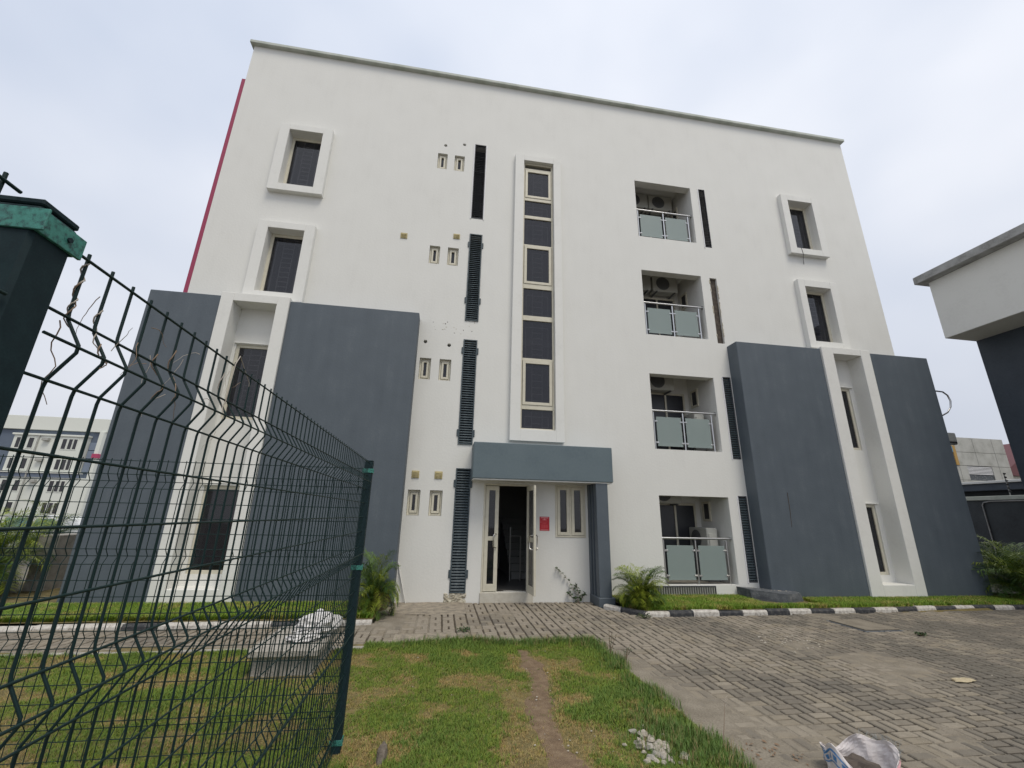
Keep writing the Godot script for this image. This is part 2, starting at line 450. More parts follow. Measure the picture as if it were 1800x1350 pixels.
# ---------------------------------------------------------------- camera, sky, sun
func make_view() -> void:
	cam = Camera3D.new()
	cam.name = "camera"
	add_child(cam)
	cam.position = V(-1.007, 1.819, 10.269)
	cam.rotation_order = EULER_ORDER_YXZ
	cam.rotation_degrees = V(17.11, -8.68, 1.23)
	cam.fov = 83.84
	cam.near = 0.05
	cam.far = 600.0
	var env := Environment.new()
	env.background_mode = Environment.BG_SKY
	env.tonemap_mode = Environment.TONE_MAPPER_LINEAR
	env.tonemap_exposure = 1.27
	env.sdfgi_enabled = true
	env.ssao_enabled = true
	env.ssil_enabled = true
	var pan := PanoramaSkyMaterial.new()
	pan.panorama = sky_picture()
	var sky := Sky.new()
	sky.sky_material = pan
	env.sky = sky
	var we := WorldEnvironment.new()
	we.name = "world_environment"
	we.environment = env
	add_child(we)
	var sun := DirectionalLight3D.new()
	sun.name = "sun"
	add_child(sun)
	sun.light_energy = 0.5
	sun.light_color = Color(1.0, 0.965, 0.90)
	sun.light_angular_distance = 24.0
	sun.shadow_enabled = true
	sun.look_at_from_position(V(4.0, 17.0, 8.0), Vector3.ZERO)

# an even overcast of pale blue-grey layers, brighter towards the zenith
func sky_picture() -> ImageTexture:
	var w := 640
	var h := 320
	var im := Image.create(w, h, false, Image.FORMAT_RGBF)
	var big := FastNoiseLite.new()
	big.seed = 5; big.frequency = 0.75; big.fractal_octaves = 4
	var fine := FastNoiseLite.new()
	fine.seed = 9; fine.frequency = 2.4; fine.fractal_octaves = 4
	for j in h:
		var el := PI * (0.5 - (j + 0.5) / h)
		var up := clampf(sin(el), 0.0, 1.0)
		for i in w:
			var az := TAU * (i + 0.5) / w
			var d := V(cos(el) * cos(az), sin(el), cos(el) * sin(az))
			# layers seen from below: squeeze towards the horizon
			var q := V(d.x, d.y * 1.6, d.z)
			var t := clampf(0.5 + 0.62 * big.get_noise_3dv(q) + 0.3 * fine.get_noise_3dv(q), 0.0, 1.0)
			var col := C(0.485, 0.545, 0.665).lerp(C(0.785, 0.805, 0.86), t)
			col = col.lerp(C(0.67, 0.675, 0.70), pow(1.0 - up, 5.0) * 0.75)
			var k := 0.83 + 0.20 * up
			im.set_pixel(i, j, Color(col.r * k, col.g * k, col.b * k))
	return ImageTexture.create_from_image(im)

# ---------------------------------------------------------------- the apartment building
const SW := [[-1.78, -1.5], [-1.29, -1.0]]
const SWY := [[1.78, 2.34], [4.99, 5.55], [8.26, 8.81], [11.42, 11.97]]
const LY := [[0.2, 2.85], [3.43, 6.12], [6.67, 9.31], [9.85, 12.48]]
const RY := [[0.4, 2.41], [3.37, 5.62], [6.64, 8.75], [9.82, 11.99]]
const HOLES := [[-1.58, 12.28], [-1.03, 12.41], [-1.68, 5.99], [-1.08, 5.94]]

func wall_with_openings(x0: float, x1: float, y0: float, y1: float, z0: float, z1: float, holes: Array) -> Geo:
	var xs := [x0, x1]
	var ys := [y0, y1]
	for h: Array in holes:
		for k in 2:
			if not xs.has(h[k]): xs.append(h[k])
			if not ys.has(h[k + 2]): ys.append(h[k + 2])
	xs.sort(); ys.sort()
	var g := Geo.new()
	for j in ys.size() - 1:
		var ya: float = ys[j]; var yb: float = ys[j + 1]
		var ym := (ya + yb) / 2.0
		var i := 0
		while i < xs.size() - 1:
			if is_open((xs[i] + xs[i + 1]) / 2.0, ym, holes):
				i += 1
				continue
			var k := i
			while k < xs.size() - 1 and not is_open((xs[k] + xs[k + 1]) / 2.0, ym, holes): k += 1
			var xa: float = xs[i]; var xb: float = xs[k]
			g.quad(V(xa, ya, z1), V(xb, ya, z1), V(xb, yb, z1), V(xa, yb, z1), V(0, 0, 1))
			g.quad(V(xa, ya, z0), V(xb, ya, z0), V(xb, yb, z0), V(xa, yb, z0), V(0, 0, -1))
			i = k
	for h: Array in holes:
		var a: float = h[0]; var b: float = h[1]; var p: float = h[2]; var q: float = h[3]
		g.quad(V(a, p, z0), V(a, q, z0), V(a, q, z1), V(a, p, z1), V(1, 0, 0))
		g.quad(V(b, p, z0), V(b, q, z0), V(b, q, z1), V(b, p, z1), V(-1, 0, 0))
		g.quad(V(a, p, z0), V(b, p, z0), V(b, p, z1), V(a, p, z1), V(0, 1, 0))
		g.quad(V(a, q, z0), V(b, q, z0), V(b, q, z1), V(a, q, z1), V(0, -1, 0))
	g.quad(V(x0, y0, z0), V(x0, y1, z0), V(x0, y1, z1), V(x0, y0, z1), V(-1, 0, 0))
	g.quad(V(x1, y0, z0), V(x1, y1, z0), V(x1, y1, z1), V(x1, y0, z1), V(1, 0, 0))
	g.quad(V(x0, y1, z0), V(x1, y1, z0), V(x1, y1, z1), V(x0, y1, z1), V(0, 1, 0))
	return g

func is_open(x: float, y: float, holes: Array) -> bool:
	for h: Array in holes:
		if x > h[0] and x < h[1] and y > h[2] and y < h[3]: return true
	return false

# four bars round a rectangle
func ring(g: Geo, x0: float, x1: float, y0: float, y1: float, z0: float, z1: float, w: float, r := 0.004) -> void:
	g.cbox(V(x0, y0, z0), V(x0 + w, y1, z1), r)
	g.cbox(V(x1 - w, y0, z0), V(x1, y1, z1), r)
	g.cbox(V(x0 + w, y0, z0), V(x1 - w, y0 + w, z1), r)
	g.cbox(V(x0 + w, y1 - w, z0), V(x1 - w, y1, z1), r)

# burglar bars behind the glass: an outer loop and a ladder
func grille(x0: float, x1: float, y0: float, y1: float, z: float, rungs: int) -> Geo:
	var g := Geo.new()
	var t := 0.008
	var w := x1 - x0
	var a := x0 + w * 0.12; var b := x1 - w * 0.12
	var la := x0 + w * 0.34; var lb := x0 + w * 0.68
	var top := y1 - 0.08; var bot := y0 + 0.06
	for x: float in [la, lb]: g.box(V(x - t, y0, z - t), V(x + t, y1, z + t))
	for x: float in [a, b]: g.box(V(x - t, bot, z - t), V(x + t, top - 0.08, z + t))
	for y: float in [bot, top - 0.08]:
		g.box(V(a + t, y - t, z - t), V(la - t, y + t, z + t))
		g.box(V(lb + t, y - t, z - t), V(b - t, y + t, z + t))
	for k in rungs:
		var y := lerpf(bot, top, (k + 0.5) / rungs)
		g.box(V(la + t, y - t, z - t), V(lb - t, y + t, z + t))
	return g

func window_unit(bld: Node3D, x0: float, x1: float, y0: float, y1: float, z: float, fw: float, mullion := -1.0, rungs := 10) -> void:
	var w := holder(bld, "window")
	var f := Geo.new()
	ring(f, x0, x1, y0, y1, z - 0.05, z, fw)
	part(w, "frame", f, M.ivory_frame)
	if mullion > 0.0:
		var xm := lerpf(x0, x1, mullion)
		part(w, "mullion", boxgeo(xm - 0.02, xm + 0.02, y0 + fw, y1 - fw, z - 0.045, z - 0.005, 0.004), M.ivory_frame)
	part(w, "pane", boxgeo(x0 + fw - 0.004, x1 - fw + 0.004, y0 + fw - 0.004, y1 - fw + 0.004, z - 0.034, z - 0.028), M.tinted_glass)
	if rungs > 0:
		part(w, "grille", grille(x0 + fw, x1 - fw, y0 + fw, y1 - fw, z - 0.075, rungs), M.grille_bar)

func louver(bld: Node3D, x0: float, x1: float, y0: float, y1: float, tabs: Array, frame_mat: Material, slat_mat: Material, zf: float) -> void:
	var l := holder(bld, "louver")
	var fw := 0.028
	var f := Geo.new()
	ring(f, x0 - 0.012, x1 + 0.012, y0 - 0.01, y1 + 0.01, zf - 0.04, zf + 0.018, fw, 0.003)
	part(l, "frame", f, frame_mat)
	var s := Geo.new()
	var hw := (x1 - x0) / 2.0 - 0.014
	s.prism([V(-hw, 0.020, -0.032), V(-hw, 0.027, -0.029), V(-hw, -0.018, 0.014), V(-hw, -0.025, 0.011)], V(hw * 2.0, 0, 0))
	var sm := s.mesh()
	var cnt := int(round((y1 - y0 - 0.06) / 0.0605))
	for k in cnt:
		var y := y0 + 0.03 + (y1 - y0 - 0.06) * (k + 0.5) / cnt
		put(l, "slat", sm, slat_mat, V((x0 + x1) / 2.0, y, zf), Basis(V(1, 0, 0), rng.randf_range(-0.05, 0.05)) * Basis(V(0, 0, 1), rng.randf_range(-0.012, 0.012)))
	for t: float in tabs:
		var y := lerpf(y0, y1, t)
		part(l, "bracket", boxgeo(x0 - 0.05, x0 - 0.0125, y - 0.085, y + 0.085, 0.001, 0.022, 0.004), frame_mat)
		part(l, "bracket", boxgeo(x1 + 0.0125, x1 + 0.05, y - 0.085, y + 0.085, 0.001, 0.022, 0.004), frame_mat)

func make_building() -> void:
	var bld := thing("apartment_building", "four-storey white apartment block with slate corner blocks, balconies and a dark entrance", "building", V(2.5, 0, 0))
	# openings of the front wall
	var ho := []
	for y: Array in [[10.11, 11.93], [6.92, 8.73]]:
		ho.append([-5.84, -4.96, y[0], y[1]])
		ho.append([9.57, 10.46, y[0], y[1]])
	for y: Array in [[0.56, 2.30], [3.76, 5.55]]:
		ho.append([-6.02, -5.2, y[0], y[1]])
		ho.append([9.76, 10.5, y[0], y[1]])
	for x: Array in SW:
		for y: Array in SWY: ho.append([x[0], x[1], y[0], y[1]])
	for y: Array in LY: ho.append([-0.71, -0.38, y[0], y[1]])
	for y: Array in RY: ho.append([6.475, 6.70, y[0], y[1]])
	for k in 4: ho.append([4.31, 6.2, 0.335 + 3.2 * k, 2.381 + 3.2 * k])
	ho.append([0.77, 1.67, 3.85, 12.05])
	ho.append([-0.04, 1.02, 0.2, 2.53])
	ho.append([1.67, 2.39, 1.37, 2.54])
	ho.append([3.74, 5.56, 0.125, 0.305])
	for h: Array in HOLES: ho.append([h[0] - 0.045, h[0] + 0.045, h[1] - 0.045, h[1] + 0.045])
	var w := wall_with_openings(-7.35, 12.38, -0.1, 14.93, -0.25, 0.0, ho)
	for h: Array in HOLES:   # round off the corners of the pipe holes
		for sx: float in [-1.0, 1.0]:
			for sy: float in [-1.0, 1.0]:
				var e := V(h[0] + 0.045 * sx, h[1] + 0.045 * sy, -0.002)
				w.tri(e, e - V(0.026 * sx, 0, 0), e - V(0, 0.026 * sy, 0), V(0, 0, 1))
	part(bld, "wall", w, M.wall_paint)
	var sides := Geo.new()
	sides.box(V(-7.35, -0.1, -12.0), V(-7.1, 14.93, -0.25))
	sides.box(V(12.13, -0.1, -12.0), V(12.38, 14.93, -0.25))
	sides.box(V(-7.1, -0.1, -12.0), V(12.13, 14.93, -11.75))
	part(bld, "side_wall", sides, M.wall_paint)
	part(bld, "roof", boxgeo(-7.1, 12.13, 14.3, 14.6, -11.75, -0.25), M.concrete)
	part(bld, "ground_slab", boxgeo(-7.1, 12.13, -0.09, 0.1, -11.75, -0.25), M.lobby_floor)
	for k in 3:
		part(bld, "floor_slab", boxgeo(-7.1, 12.13, 3.0 + 3.2 * k, 3.2 + 3.2 * k, -11.75, -0.25), M.room_paint)
	# inner walls that close the rooms behind the windows
	for k in 4:
		var yb := 0.1 if k == 0 else 3.2 * k
		var yt := 3.0 + 3.2 * k if k < 3 else 14.3
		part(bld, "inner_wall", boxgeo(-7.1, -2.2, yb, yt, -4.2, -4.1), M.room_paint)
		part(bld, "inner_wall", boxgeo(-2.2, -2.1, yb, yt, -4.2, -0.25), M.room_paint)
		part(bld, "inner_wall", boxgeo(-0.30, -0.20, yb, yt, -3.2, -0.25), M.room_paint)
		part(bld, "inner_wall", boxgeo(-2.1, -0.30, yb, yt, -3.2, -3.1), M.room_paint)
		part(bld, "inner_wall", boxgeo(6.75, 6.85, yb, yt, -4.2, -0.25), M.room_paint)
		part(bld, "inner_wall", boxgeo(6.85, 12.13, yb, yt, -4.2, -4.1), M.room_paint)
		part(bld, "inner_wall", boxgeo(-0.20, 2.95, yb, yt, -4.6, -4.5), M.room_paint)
		part(bld, "inner_wall", boxgeo(2.95, 3.05, yb, yt, -4.6, -0.25), M.room_paint)
	part(bld, "coping", boxgeo(-7.44, 12.46, 14.93, 15.035, -0.45, 0.12, 0.012), M.coping_paint)
	part(bld, "coping", boxgeo(-7.44, -7.0, 14.93, 15.06, -12.05, -0.45, 0.012), M.coping_paint)
	part(bld, "coping", boxgeo(12.02, 12.46, 14.93, 15.06, -12.05, -0.45, 0.012), M.coping_paint)
	var fin := part(bld, "side_fin", boxgeo(-7.47, -7.351, 6.4, 13.66, -0.2, -0.03, 0.006), M.pink_paint)
	fin.set_meta("label", "narrow pink fin on the left edge")
	# slate corner blocks
	for b: Array in [[-7.87, -6.36, -0.1, 6.58], [-4.87, -1.86, -0.1, 6.58], [6.74, 9.37, -0.1, 6.56], [10.95, 12.97, -0.1, 6.55]]:
		part(bld, "slate_block", boxgeo(b[0], b[1], b[2], b[3], -0.02, 0.4, 0.012), M.slate_paint)
	part(bld, "slate_block", boxgeo(-7.87, -7.36, -0.1, 6.58, -7.0, -0.022, 0.012), M.slate_paint)
	part(bld, "slate_block", boxgeo(12.385, 12.97, -0.1, 6.55, -7.0, -0.022, 0.012), M.slate_paint)
	# white frames let into the blocks
	for f: Array in [[-6.36, -4.87, 0.10, 6.66, -6.09, -5.14, 0.34, 6.46], [9.37, 10.95, 0.12, 6.61, 9.73, 10.64, 0.39, 6.42]]:
		var h := holder(bld, "white_frame")
		part(h, "jamb", boxgeo(f[0] - 0.001, f[4], f[2], f[3], -0.01, 0.45, 0.008), M.trim_paint)
		part(h, "jamb", boxgeo(f[5], f[1] + 0.001, f[2], f[3], -0.01, 0.45, 0.008), M.trim_paint)
		part(h, "head", boxgeo(f[4], f[5], f[7], f[3], -0.01, 0.4485, 0.006), M.trim_paint)
		part(h, "sill", boxgeo(f[4], f[5], f[2], f[6], -0.01, 0.4485, 0.006), M.trim_paint)
		for y: float in [2.315, 5.565]:
			part(h, "drip_ledge", boxgeo(f[4] + 0.03, f[5] - 0.06, y, y + 0.03, 0.001, 0.045, 0.004), M.trim_paint)
	for y: Array in [[0.56, 2.30], [3.76, 5.55]]:
		window_unit(bld, -6.02, -5.2, y[0], y[1], -0.03, 0.07, -1.0, 12 if y[0] > 2.0 else 0)
		window_unit(bld, 9.76, 10.5, y[0], y[1], -0.03, 0.07, -1.0, 0)
	# upper corner windows with projecting surrounds
	for s: Array in [[-6.09, -4.71, -5.84, -4.96, 10.11, 11.93, 9.9, 12.11], [-6.09, -4.71, -5.84, -4.96, 6.92, 8.73, 6.70, 8.92], [9.33, 10.71, 9.57, 10.46, 10.11, 11.93, 9.9, 12.13], [9.35, 10.71, 9.57, 10.46, 6.92, 8.74, 6.70, 8.97]]:
		var h := holder(bld, "window_surround")
		part(h, "jamb", boxgeo(s[0], s[2], s[6], s[7], -0.004, 0.15, 0.006), M.trim_paint)
		part(h, "jamb", boxgeo(s[3], s[1], s[6], s[7], -0.004, 0.15, 0.006), M.trim_paint)
		part(h, "head", boxgeo(s[2], s[3], s[5], s[7], -0.004, 0.1488, 0.005), M.trim_paint)
		part(h, "sill", boxgeo(s[2], s[3], s[6], s[4], -0.004, 0.1488, 0.005), M.trim_paint)
		window_unit(bld, s[2], s[3], s[4], s[5], -0.14, 0.075, -1.0, 11)
	# pairs of slit windows
	for y: Array in SWY:
		for x: Array in SW:
			var h := holder(bld, "window")
			var f := Geo.new()
			ring(f, x[0] + 0.004, x[1] - 0.004, y[0] + 0.004, y[1] - 0.004, -0.13, -0.075, 0.045)
			ring(f, x[0] + 0.055, x[1] - 0.055, y[0] + 0.055, y[1] - 0.055, -0.115, -0.05, 0.05)
			part(h, "frame", f, M.ivory_frame)
			part(h, "pane", boxgeo(x[0] + 0.1, x[1] - 0.1, y[0] + 0.1, y[1] - 0.1, -0.10, -0.094), M.tinted_glass)
	# square vents
	for p: Array in [[-1.73, -1.56, 2.6, 2.77], [-1.21, -1.03, 2.6, 2.77], [-2.58, -2.40, 8.93, 9.1], [-1.17, -0.99, 9.1, 9.26]]:
		var h := holder(bld, "wall_vent")
		part(h, "cover", boxgeo(p[0], p[1], p[2], p[3], -0.002, 0.018, 0.005), M.vent_plastic)
		for k in 4:
			var y: float = p[2] + 0.03 + k * (p[3] - p[2] - 0.05) / 4.0
			part(h, "fin", boxgeo(p[0] + 0.02, p[1] - 0.02, y, y + 0.014, 0.0185, 0.032, 0.002), M.vent_plastic)
	# tall louvers
	louver(bld, -0.71, -0.38, LY[0][0], LY[0][1], [0.87, 0.14], M.louver_paint, M.louver_paint, 0.004)
	louver(bld, -0.71, -0.38, LY[1][0], LY[1][1], [0.89, 0.1], M.louver_paint, M.louver_paint, 0.004)
	louver(bld, -0.71, -0.38, LY[2][0], LY[2][1], [0.87, 0.22], M.louver_paint, M.louver_paint, 0.004)
	louver(bld, -0.71, -0.38, LY[3][0], LY[3][1], [], M.louver_black, M.louver_black, -0.012)
	louver(bld, 6.475, 6.70, RY[3][0], RY[3][1], [], M.louver_black, M.louver_black, -0.02)
	louver(bld, 6.475, 6.70, RY[1][0], RY[1][1], [], M.louver_black, M.louver_paint, -0.01)
	louver(bld, 6.475, 6.70, RY[0][0], RY[0][1], [], M.louver_black, M.louver_paint, -0.01)
	for e: Array in [[-0.745, LY[3][0], LY[3][1]], [-0.375, LY[3][0], LY[3][1]], [6.445, RY[3][0], RY[3][1]], [6.44, RY[1][0], RY[1][1]], [6.44, RY[0][0], RY[0][1]]]:
		part(bld, "louver_edge_strip", boxgeo(e[0], e[0] + 0.03, e[1] - 0.03, e[2], -0.003, 0.014, 0.003), M.white_edge)
	# slot whose louver is gone: bare render with broken edges
	part(bld, "bare_slot", boxgeo(6.478, 6.697, RY[2][0] + 0.003, RY[2][1] - 0.003, -0.12, -0.07), M.bare_render)
	for k in 26:
		var y := rng.randf_range(RY[2][0] + 0.05, RY[2][1] - 0.05)
		var right := rng.randf() < 0.7
		var gl := Geo.new()
		gl.lump(V((6.70 if right else 6.475) + rng.randf_range(-0.008, 0.012), y, -0.004), V(rng.randf_range(0.01, 0.026), rng.randf_range(0.03, 0.09), 0.012), bumpy, 0.5, 5, 7, false)
		part(bld, "broken_render", gl, M.rough_plaster)
	# patch of mortar under the lowest louver
	var pg := Geo.new()
	var pp := []
	for jj in 12:
		var row := []
		for ii in 22:
			var px := -0.84 + ii * 0.0235; var py := -0.02 + jj * 0.0195
			var out := 0.016 + 0.035 * bumpy.get_noise_2d(px * 160.0, py * 160.0)
			if ii == 0 or ii == 21 or jj == 11: out = -0.004
			row.append(V(px + 0.012 * bumpy.get_noise_2d(py * 220.0, 7.0), minf(py, 0.187), maxf(out, -0.004)))
		pp.append(row)
	for jj in 11:
		for ii in 21:
			pg._out(pp[jj][ii], pp[jj][ii + 1], pp[jj + 1][ii + 1], V(0, 0, 1))
			pg._out(pp[jj][ii], pp[jj + 1][ii + 1], pp[jj + 1][ii], V(0, 0, 1))
	part(bld, "mortar_patch", pg, M.rough_plaster)
	# low grating under the first balcony
	var gr := holder(bld, "floor_grating")
	var gf := Geo.new()
	ring(gf, 3.72, 5.58, 0.11, 0.32, -0.03, 0.02, 0.022, 0.003)
	part(gr, "frame", gf, M.louver_black)
	var bar := boxgeo(-0.012, 0.012, 0.0, 0.166, -0.03, 0.012, 0.003).mesh()
	for k in 30:
		put(gr, "slat", bar, M.panel_grey, V(3.78 + k * 0.0605, 0.132, 0.0), Basis(V(0, 1, 0), 0.25))
	# paint chips below a louver, a hanging wire and a scratch
	for k in 18:
		var ch := Geo.new()
		var q := V(rng.randf_range(-1.55, -0.35), rng.randf_range(6.36, 6.64) - rng.randf() * 0.1, 0.0)
		ch.lump(q, V(rng.randf_range(0.006, 0.02), rng.randf_range(0.005, 0.016), 0.003), bumpy, 0.6, 4, 7, false)
		part(bld, "paint_chip", ch, M.rough_plaster if k % 3 else M.bare_render)
	var wi := Geo.new()
	wi.tube([V(9.71, 10.10, 0.152), V(9.725, 10.0, 0.155), V(9.74, 9.9, 0.15), V(9.79, 9.75, 0.06), V(9.835, 9.62, 0.008)], 0.007, 5)
	part(bld, "hanging_wire", wi, M.black_rubber)
	var sc := Geo.new()
	sc.tube([V(7.565, 2.515, 0.401), V(7.56, 2.1, 0.402), V(7.537, 1.69, 0.401)], 0.010, 5, 0.006)
	part(bld, "scratch", sc, M.bare_render)
	make_stair_window(bld)
	make_entrance(bld)
	for k in 4: make_balcony(bld, k)

func make_stair_window(bld: Node3D) -> void:
	var h := holder(bld, "stair_window_surround")
	part(h, "jamb", boxgeo(0.51, 0.77, 3.56, 12.26, -0.004, 0.12, 0.006), M.trim_paint)
	part(h, "jamb", boxgeo(1.67, 1.89, 3.56, 12.26, -0.004, 0.12, 0.006), M.trim_paint)
	part(h, "head", boxgeo(0.77, 1.67, 12.05, 12.26, -0.004, 0.1188, 0.005), M.trim_paint)
	part(h, "sill", boxgeo(0.77, 1.67, 3.56, 3.85, -0.004, 0.1188, 0.005), M.trim_paint)
	var w := holder(bld, "stair_window")
	var f := Geo.new()
	ring(f, 0.774, 1.666, 3.853, 12.047, -0.06, 0.0, 0.045)
	for y: Array in [[4.38, 4.49], [5.68, 5.75], [6.83, 6.97], [7.79, 7.93], [9.14, 9.19], [10.07, 10.17], [10.69, 10.79], [11.80, 11.86]]:
		f.cbox(V(0.819, y[0], -0.055), V(1.621, y[1], 0.004), 0.004)
	part(w, "frame", f, M.ivory_frame)
	for p: Array in [[3.898, 4.38, 0], [4.49, 5.68, 1], [5.75, 6.83, 0], [6.97, 7.79, 0], [7.93, 9.14, 1], [9.19, 10.07, 0], [10.17, 10.69, 0], [10.79, 11.80, 1]]:
		if p[2] == 1:
			var cs := Geo.new()
			ring(cs, 0.83, 1.61, p[0] + 0.005, p[1] - 0.005, -0.04, 0.018, 0.075)
			part(w, "casement", cs, M.ivory_frame)
			part(w, "pane", boxgeo(0.90, 1.54, p[0] + 0.076, p[1] - 0.076, -0.018, -0.012), M.stair_glass)
		else:
			part(w, "pane", boxgeo(0.817, 1.623, p[0] - 0.002, p[1] + 0.002, -0.034, -0.028), M.stair_glass)
		part(w, "grille", grille(0.82, 1.62, p[0], p[1], -0.09, maxi(2, int((p[1] - p[0]) / 0.17))), M.grille_bar)

func make_entrance(bld: Node3D) -> void:
	part(bld, "canopy", boxgeo(-0.37, 2.9, 2.6, 3.41, -0.01, 0.6, 0.012), M.canopy_paint)
	part(bld, "canopy_soffit", boxgeo(-0.35, 2.88, 2.575, 2.6, 0.0, 0.575), M.trim_paint)
	var col := holder(bld, "entrance_column")
	part(col, "plinth", boxgeo(2.45, 2.82, -0.02, 0.175, 0.0, 0.61, 0.012), M.slate_paint)
	for s: Array in [[2.46, 2.75, 0.0, 0.13], [2.535, 2.72, 0.13, 0.22], [2.475, 2.74, 0.22, 0.285], [2.535, 2.72, 0.285, 0.37], [2.485, 2.765, 0.37, 0.565]]:
		part(col, "shaft", boxgeo(s[0], s[1], 0.175, 2.575, s[2], s[3], 0.006), M.slate_paint)
	part(bld, "doorstep", boxgeo(-0.06, 1.13, -0.02, 0.2, -0.3, 0.035, 0.01), M.step_paint)
	# double door: the left leaf shut, the right one swung out
	var fr := Geo.new()
	fr.cbox(V(-0.045, 0.2, -0.09), V(-0.005, 2.53, 0.012), 0.004)
	fr.cbox(V(1.0, 0.2, -0.09), V(1.035, 2.53, 0.012), 0.004)
	fr.cbox(V(-0.005, 2.49, -0.09), V(1.0, 2.535, 0.012), 0.004)
	var door := holder(bld, "door")
	part(door, "door_frame", fr, M.ivory_frame)
	leaf(door, V(0.0, 0.215, -0.03), 0.315, 2.265, 0.0, 0.6)
	leaf(door, V(0.995, 0.215, 0.02), 0.60, 2.265, -PI / 2 + 0.08, 0.15)
	# twin window beside the door
	var w := holder(bld, "window")
	var f := Geo.new()
	ring(f, 1.66, 2.40, 1.36, 2.55, -0.05, 0.014, 0.045)
	f.cbox(V(2.005, 1.405, -0.05), V(2.05, 2.505, 0.014), 0.004)
	part(w, "frame", f, M.ivory_frame)
	for x: Array in [[1.708, 2.002], [2.053, 2.352]]:
		var cs := Geo.new()
		ring(cs, x[0], x[1], 1.408, 2.502, -0.04, 0.028, 0.068)
		part(w, "casement", cs, M.ivory_frame)
		part(w, "pane", boxgeo(x[0] + 0.066, x[1] - 0.066, 1.474, 2.436, -0.01, -0.004), M.tinted_glass)
	# hall behind the door: stairs and a steel balustrade
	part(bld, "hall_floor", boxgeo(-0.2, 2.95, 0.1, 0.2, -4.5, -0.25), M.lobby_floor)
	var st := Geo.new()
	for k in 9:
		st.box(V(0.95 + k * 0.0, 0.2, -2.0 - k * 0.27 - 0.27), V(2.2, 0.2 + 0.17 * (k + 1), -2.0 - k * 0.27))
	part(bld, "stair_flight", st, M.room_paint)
	var ra := holder(bld, "balustrade")
	var p0 := Geo.new()
	p0.tube([V(0.87, 0.2, -1.75), V(0.87, 1.52, -1.75)], 0.022, 10)
	part(ra, "post", p0, M.steel)
	var p1 := Geo.new()
	p1.tube([V(1.15, 0.2, -1.75), V(1.15, 1.30, -1.75)], 0.018, 10)
	part(ra, "post", p1, M.steel)
	var p2 := Geo.new()
	p2.tube([V(0.87, 1.30, -1.75), V(1.15, 1.30, -1.75)], 0.015, 10)
	part(ra, "rail", p2, M.steel)

# a glazed door leaf hinged at `at`, opening by `turn` about the vertical
func leaf(door: Node3D, at: Vector3, wide: float, high: float, turn: float, handle_at: float) -> void:
	var b := Basis(V(0, 1, 0), turn)
	var o := Node3D.new()
	o.name = next_name(door, "leaf")
	door.add_child(o, true)
	o.transform = Transform3D(b, at - origin_of[door])
	origin_of[o] = Vector3.ZERO
	var s := 0.085
	var f := Geo.new()
	f.cbox(V(0, 0, -0.022), V(s, high, 0.022), 0.004)
	f.cbox(V(wide - s, 0, -0.022), V(wide, high, 0.022), 0.004)
	f.cbox(V(s, 0, -0.022), V(wide - s, 0.15, 0.022), 0.004)
	f.cbox(V(s, high - 0.1, -0.022), V(wide - s, high, 0.022), 0.004)
	f.cbox(V(s, high * 0.465, -0.022), V(wide - s, high * 0.505, 0.022), 0.004)
	part(o, "leaf_frame", f, M.ivory_frame)
	part(o, "pane", boxgeo(s - 0.003, wide - s + 0.003, 0.148, high * 0.465, -0.004, 0.004), M.tinted_glass)
	part(o, "pane", boxgeo(s - 0.003, wide - s + 0.003, high * 0.505, high - 0.098, -0.004, 0.004), M.tinted_glass)
	for sgn: float in [1.0, -1.0]:
		var x := wide - 0.045
		var y0 := high * 0.40; var y1 := high * 0.53
		var z := 0.02 * sgn; var zo := 0.085 * sgn
		var g := Geo.new()
		g.tube([V(x, y0, z), V(x - 0.02, y0, zo * 0.7), V(x - 0.06, y0 + 0.02, zo), V(x - 0.07, y0 + 0.06, zo), V(x - 0.07, y1 - 0.06, zo), V(x - 0.06, y1 - 0.02, zo), V(x - 0.02, y1, zo * 0.7), V(x, y1, z)], 0.013, 8)
		part(o, "handle", g, M.chrome)

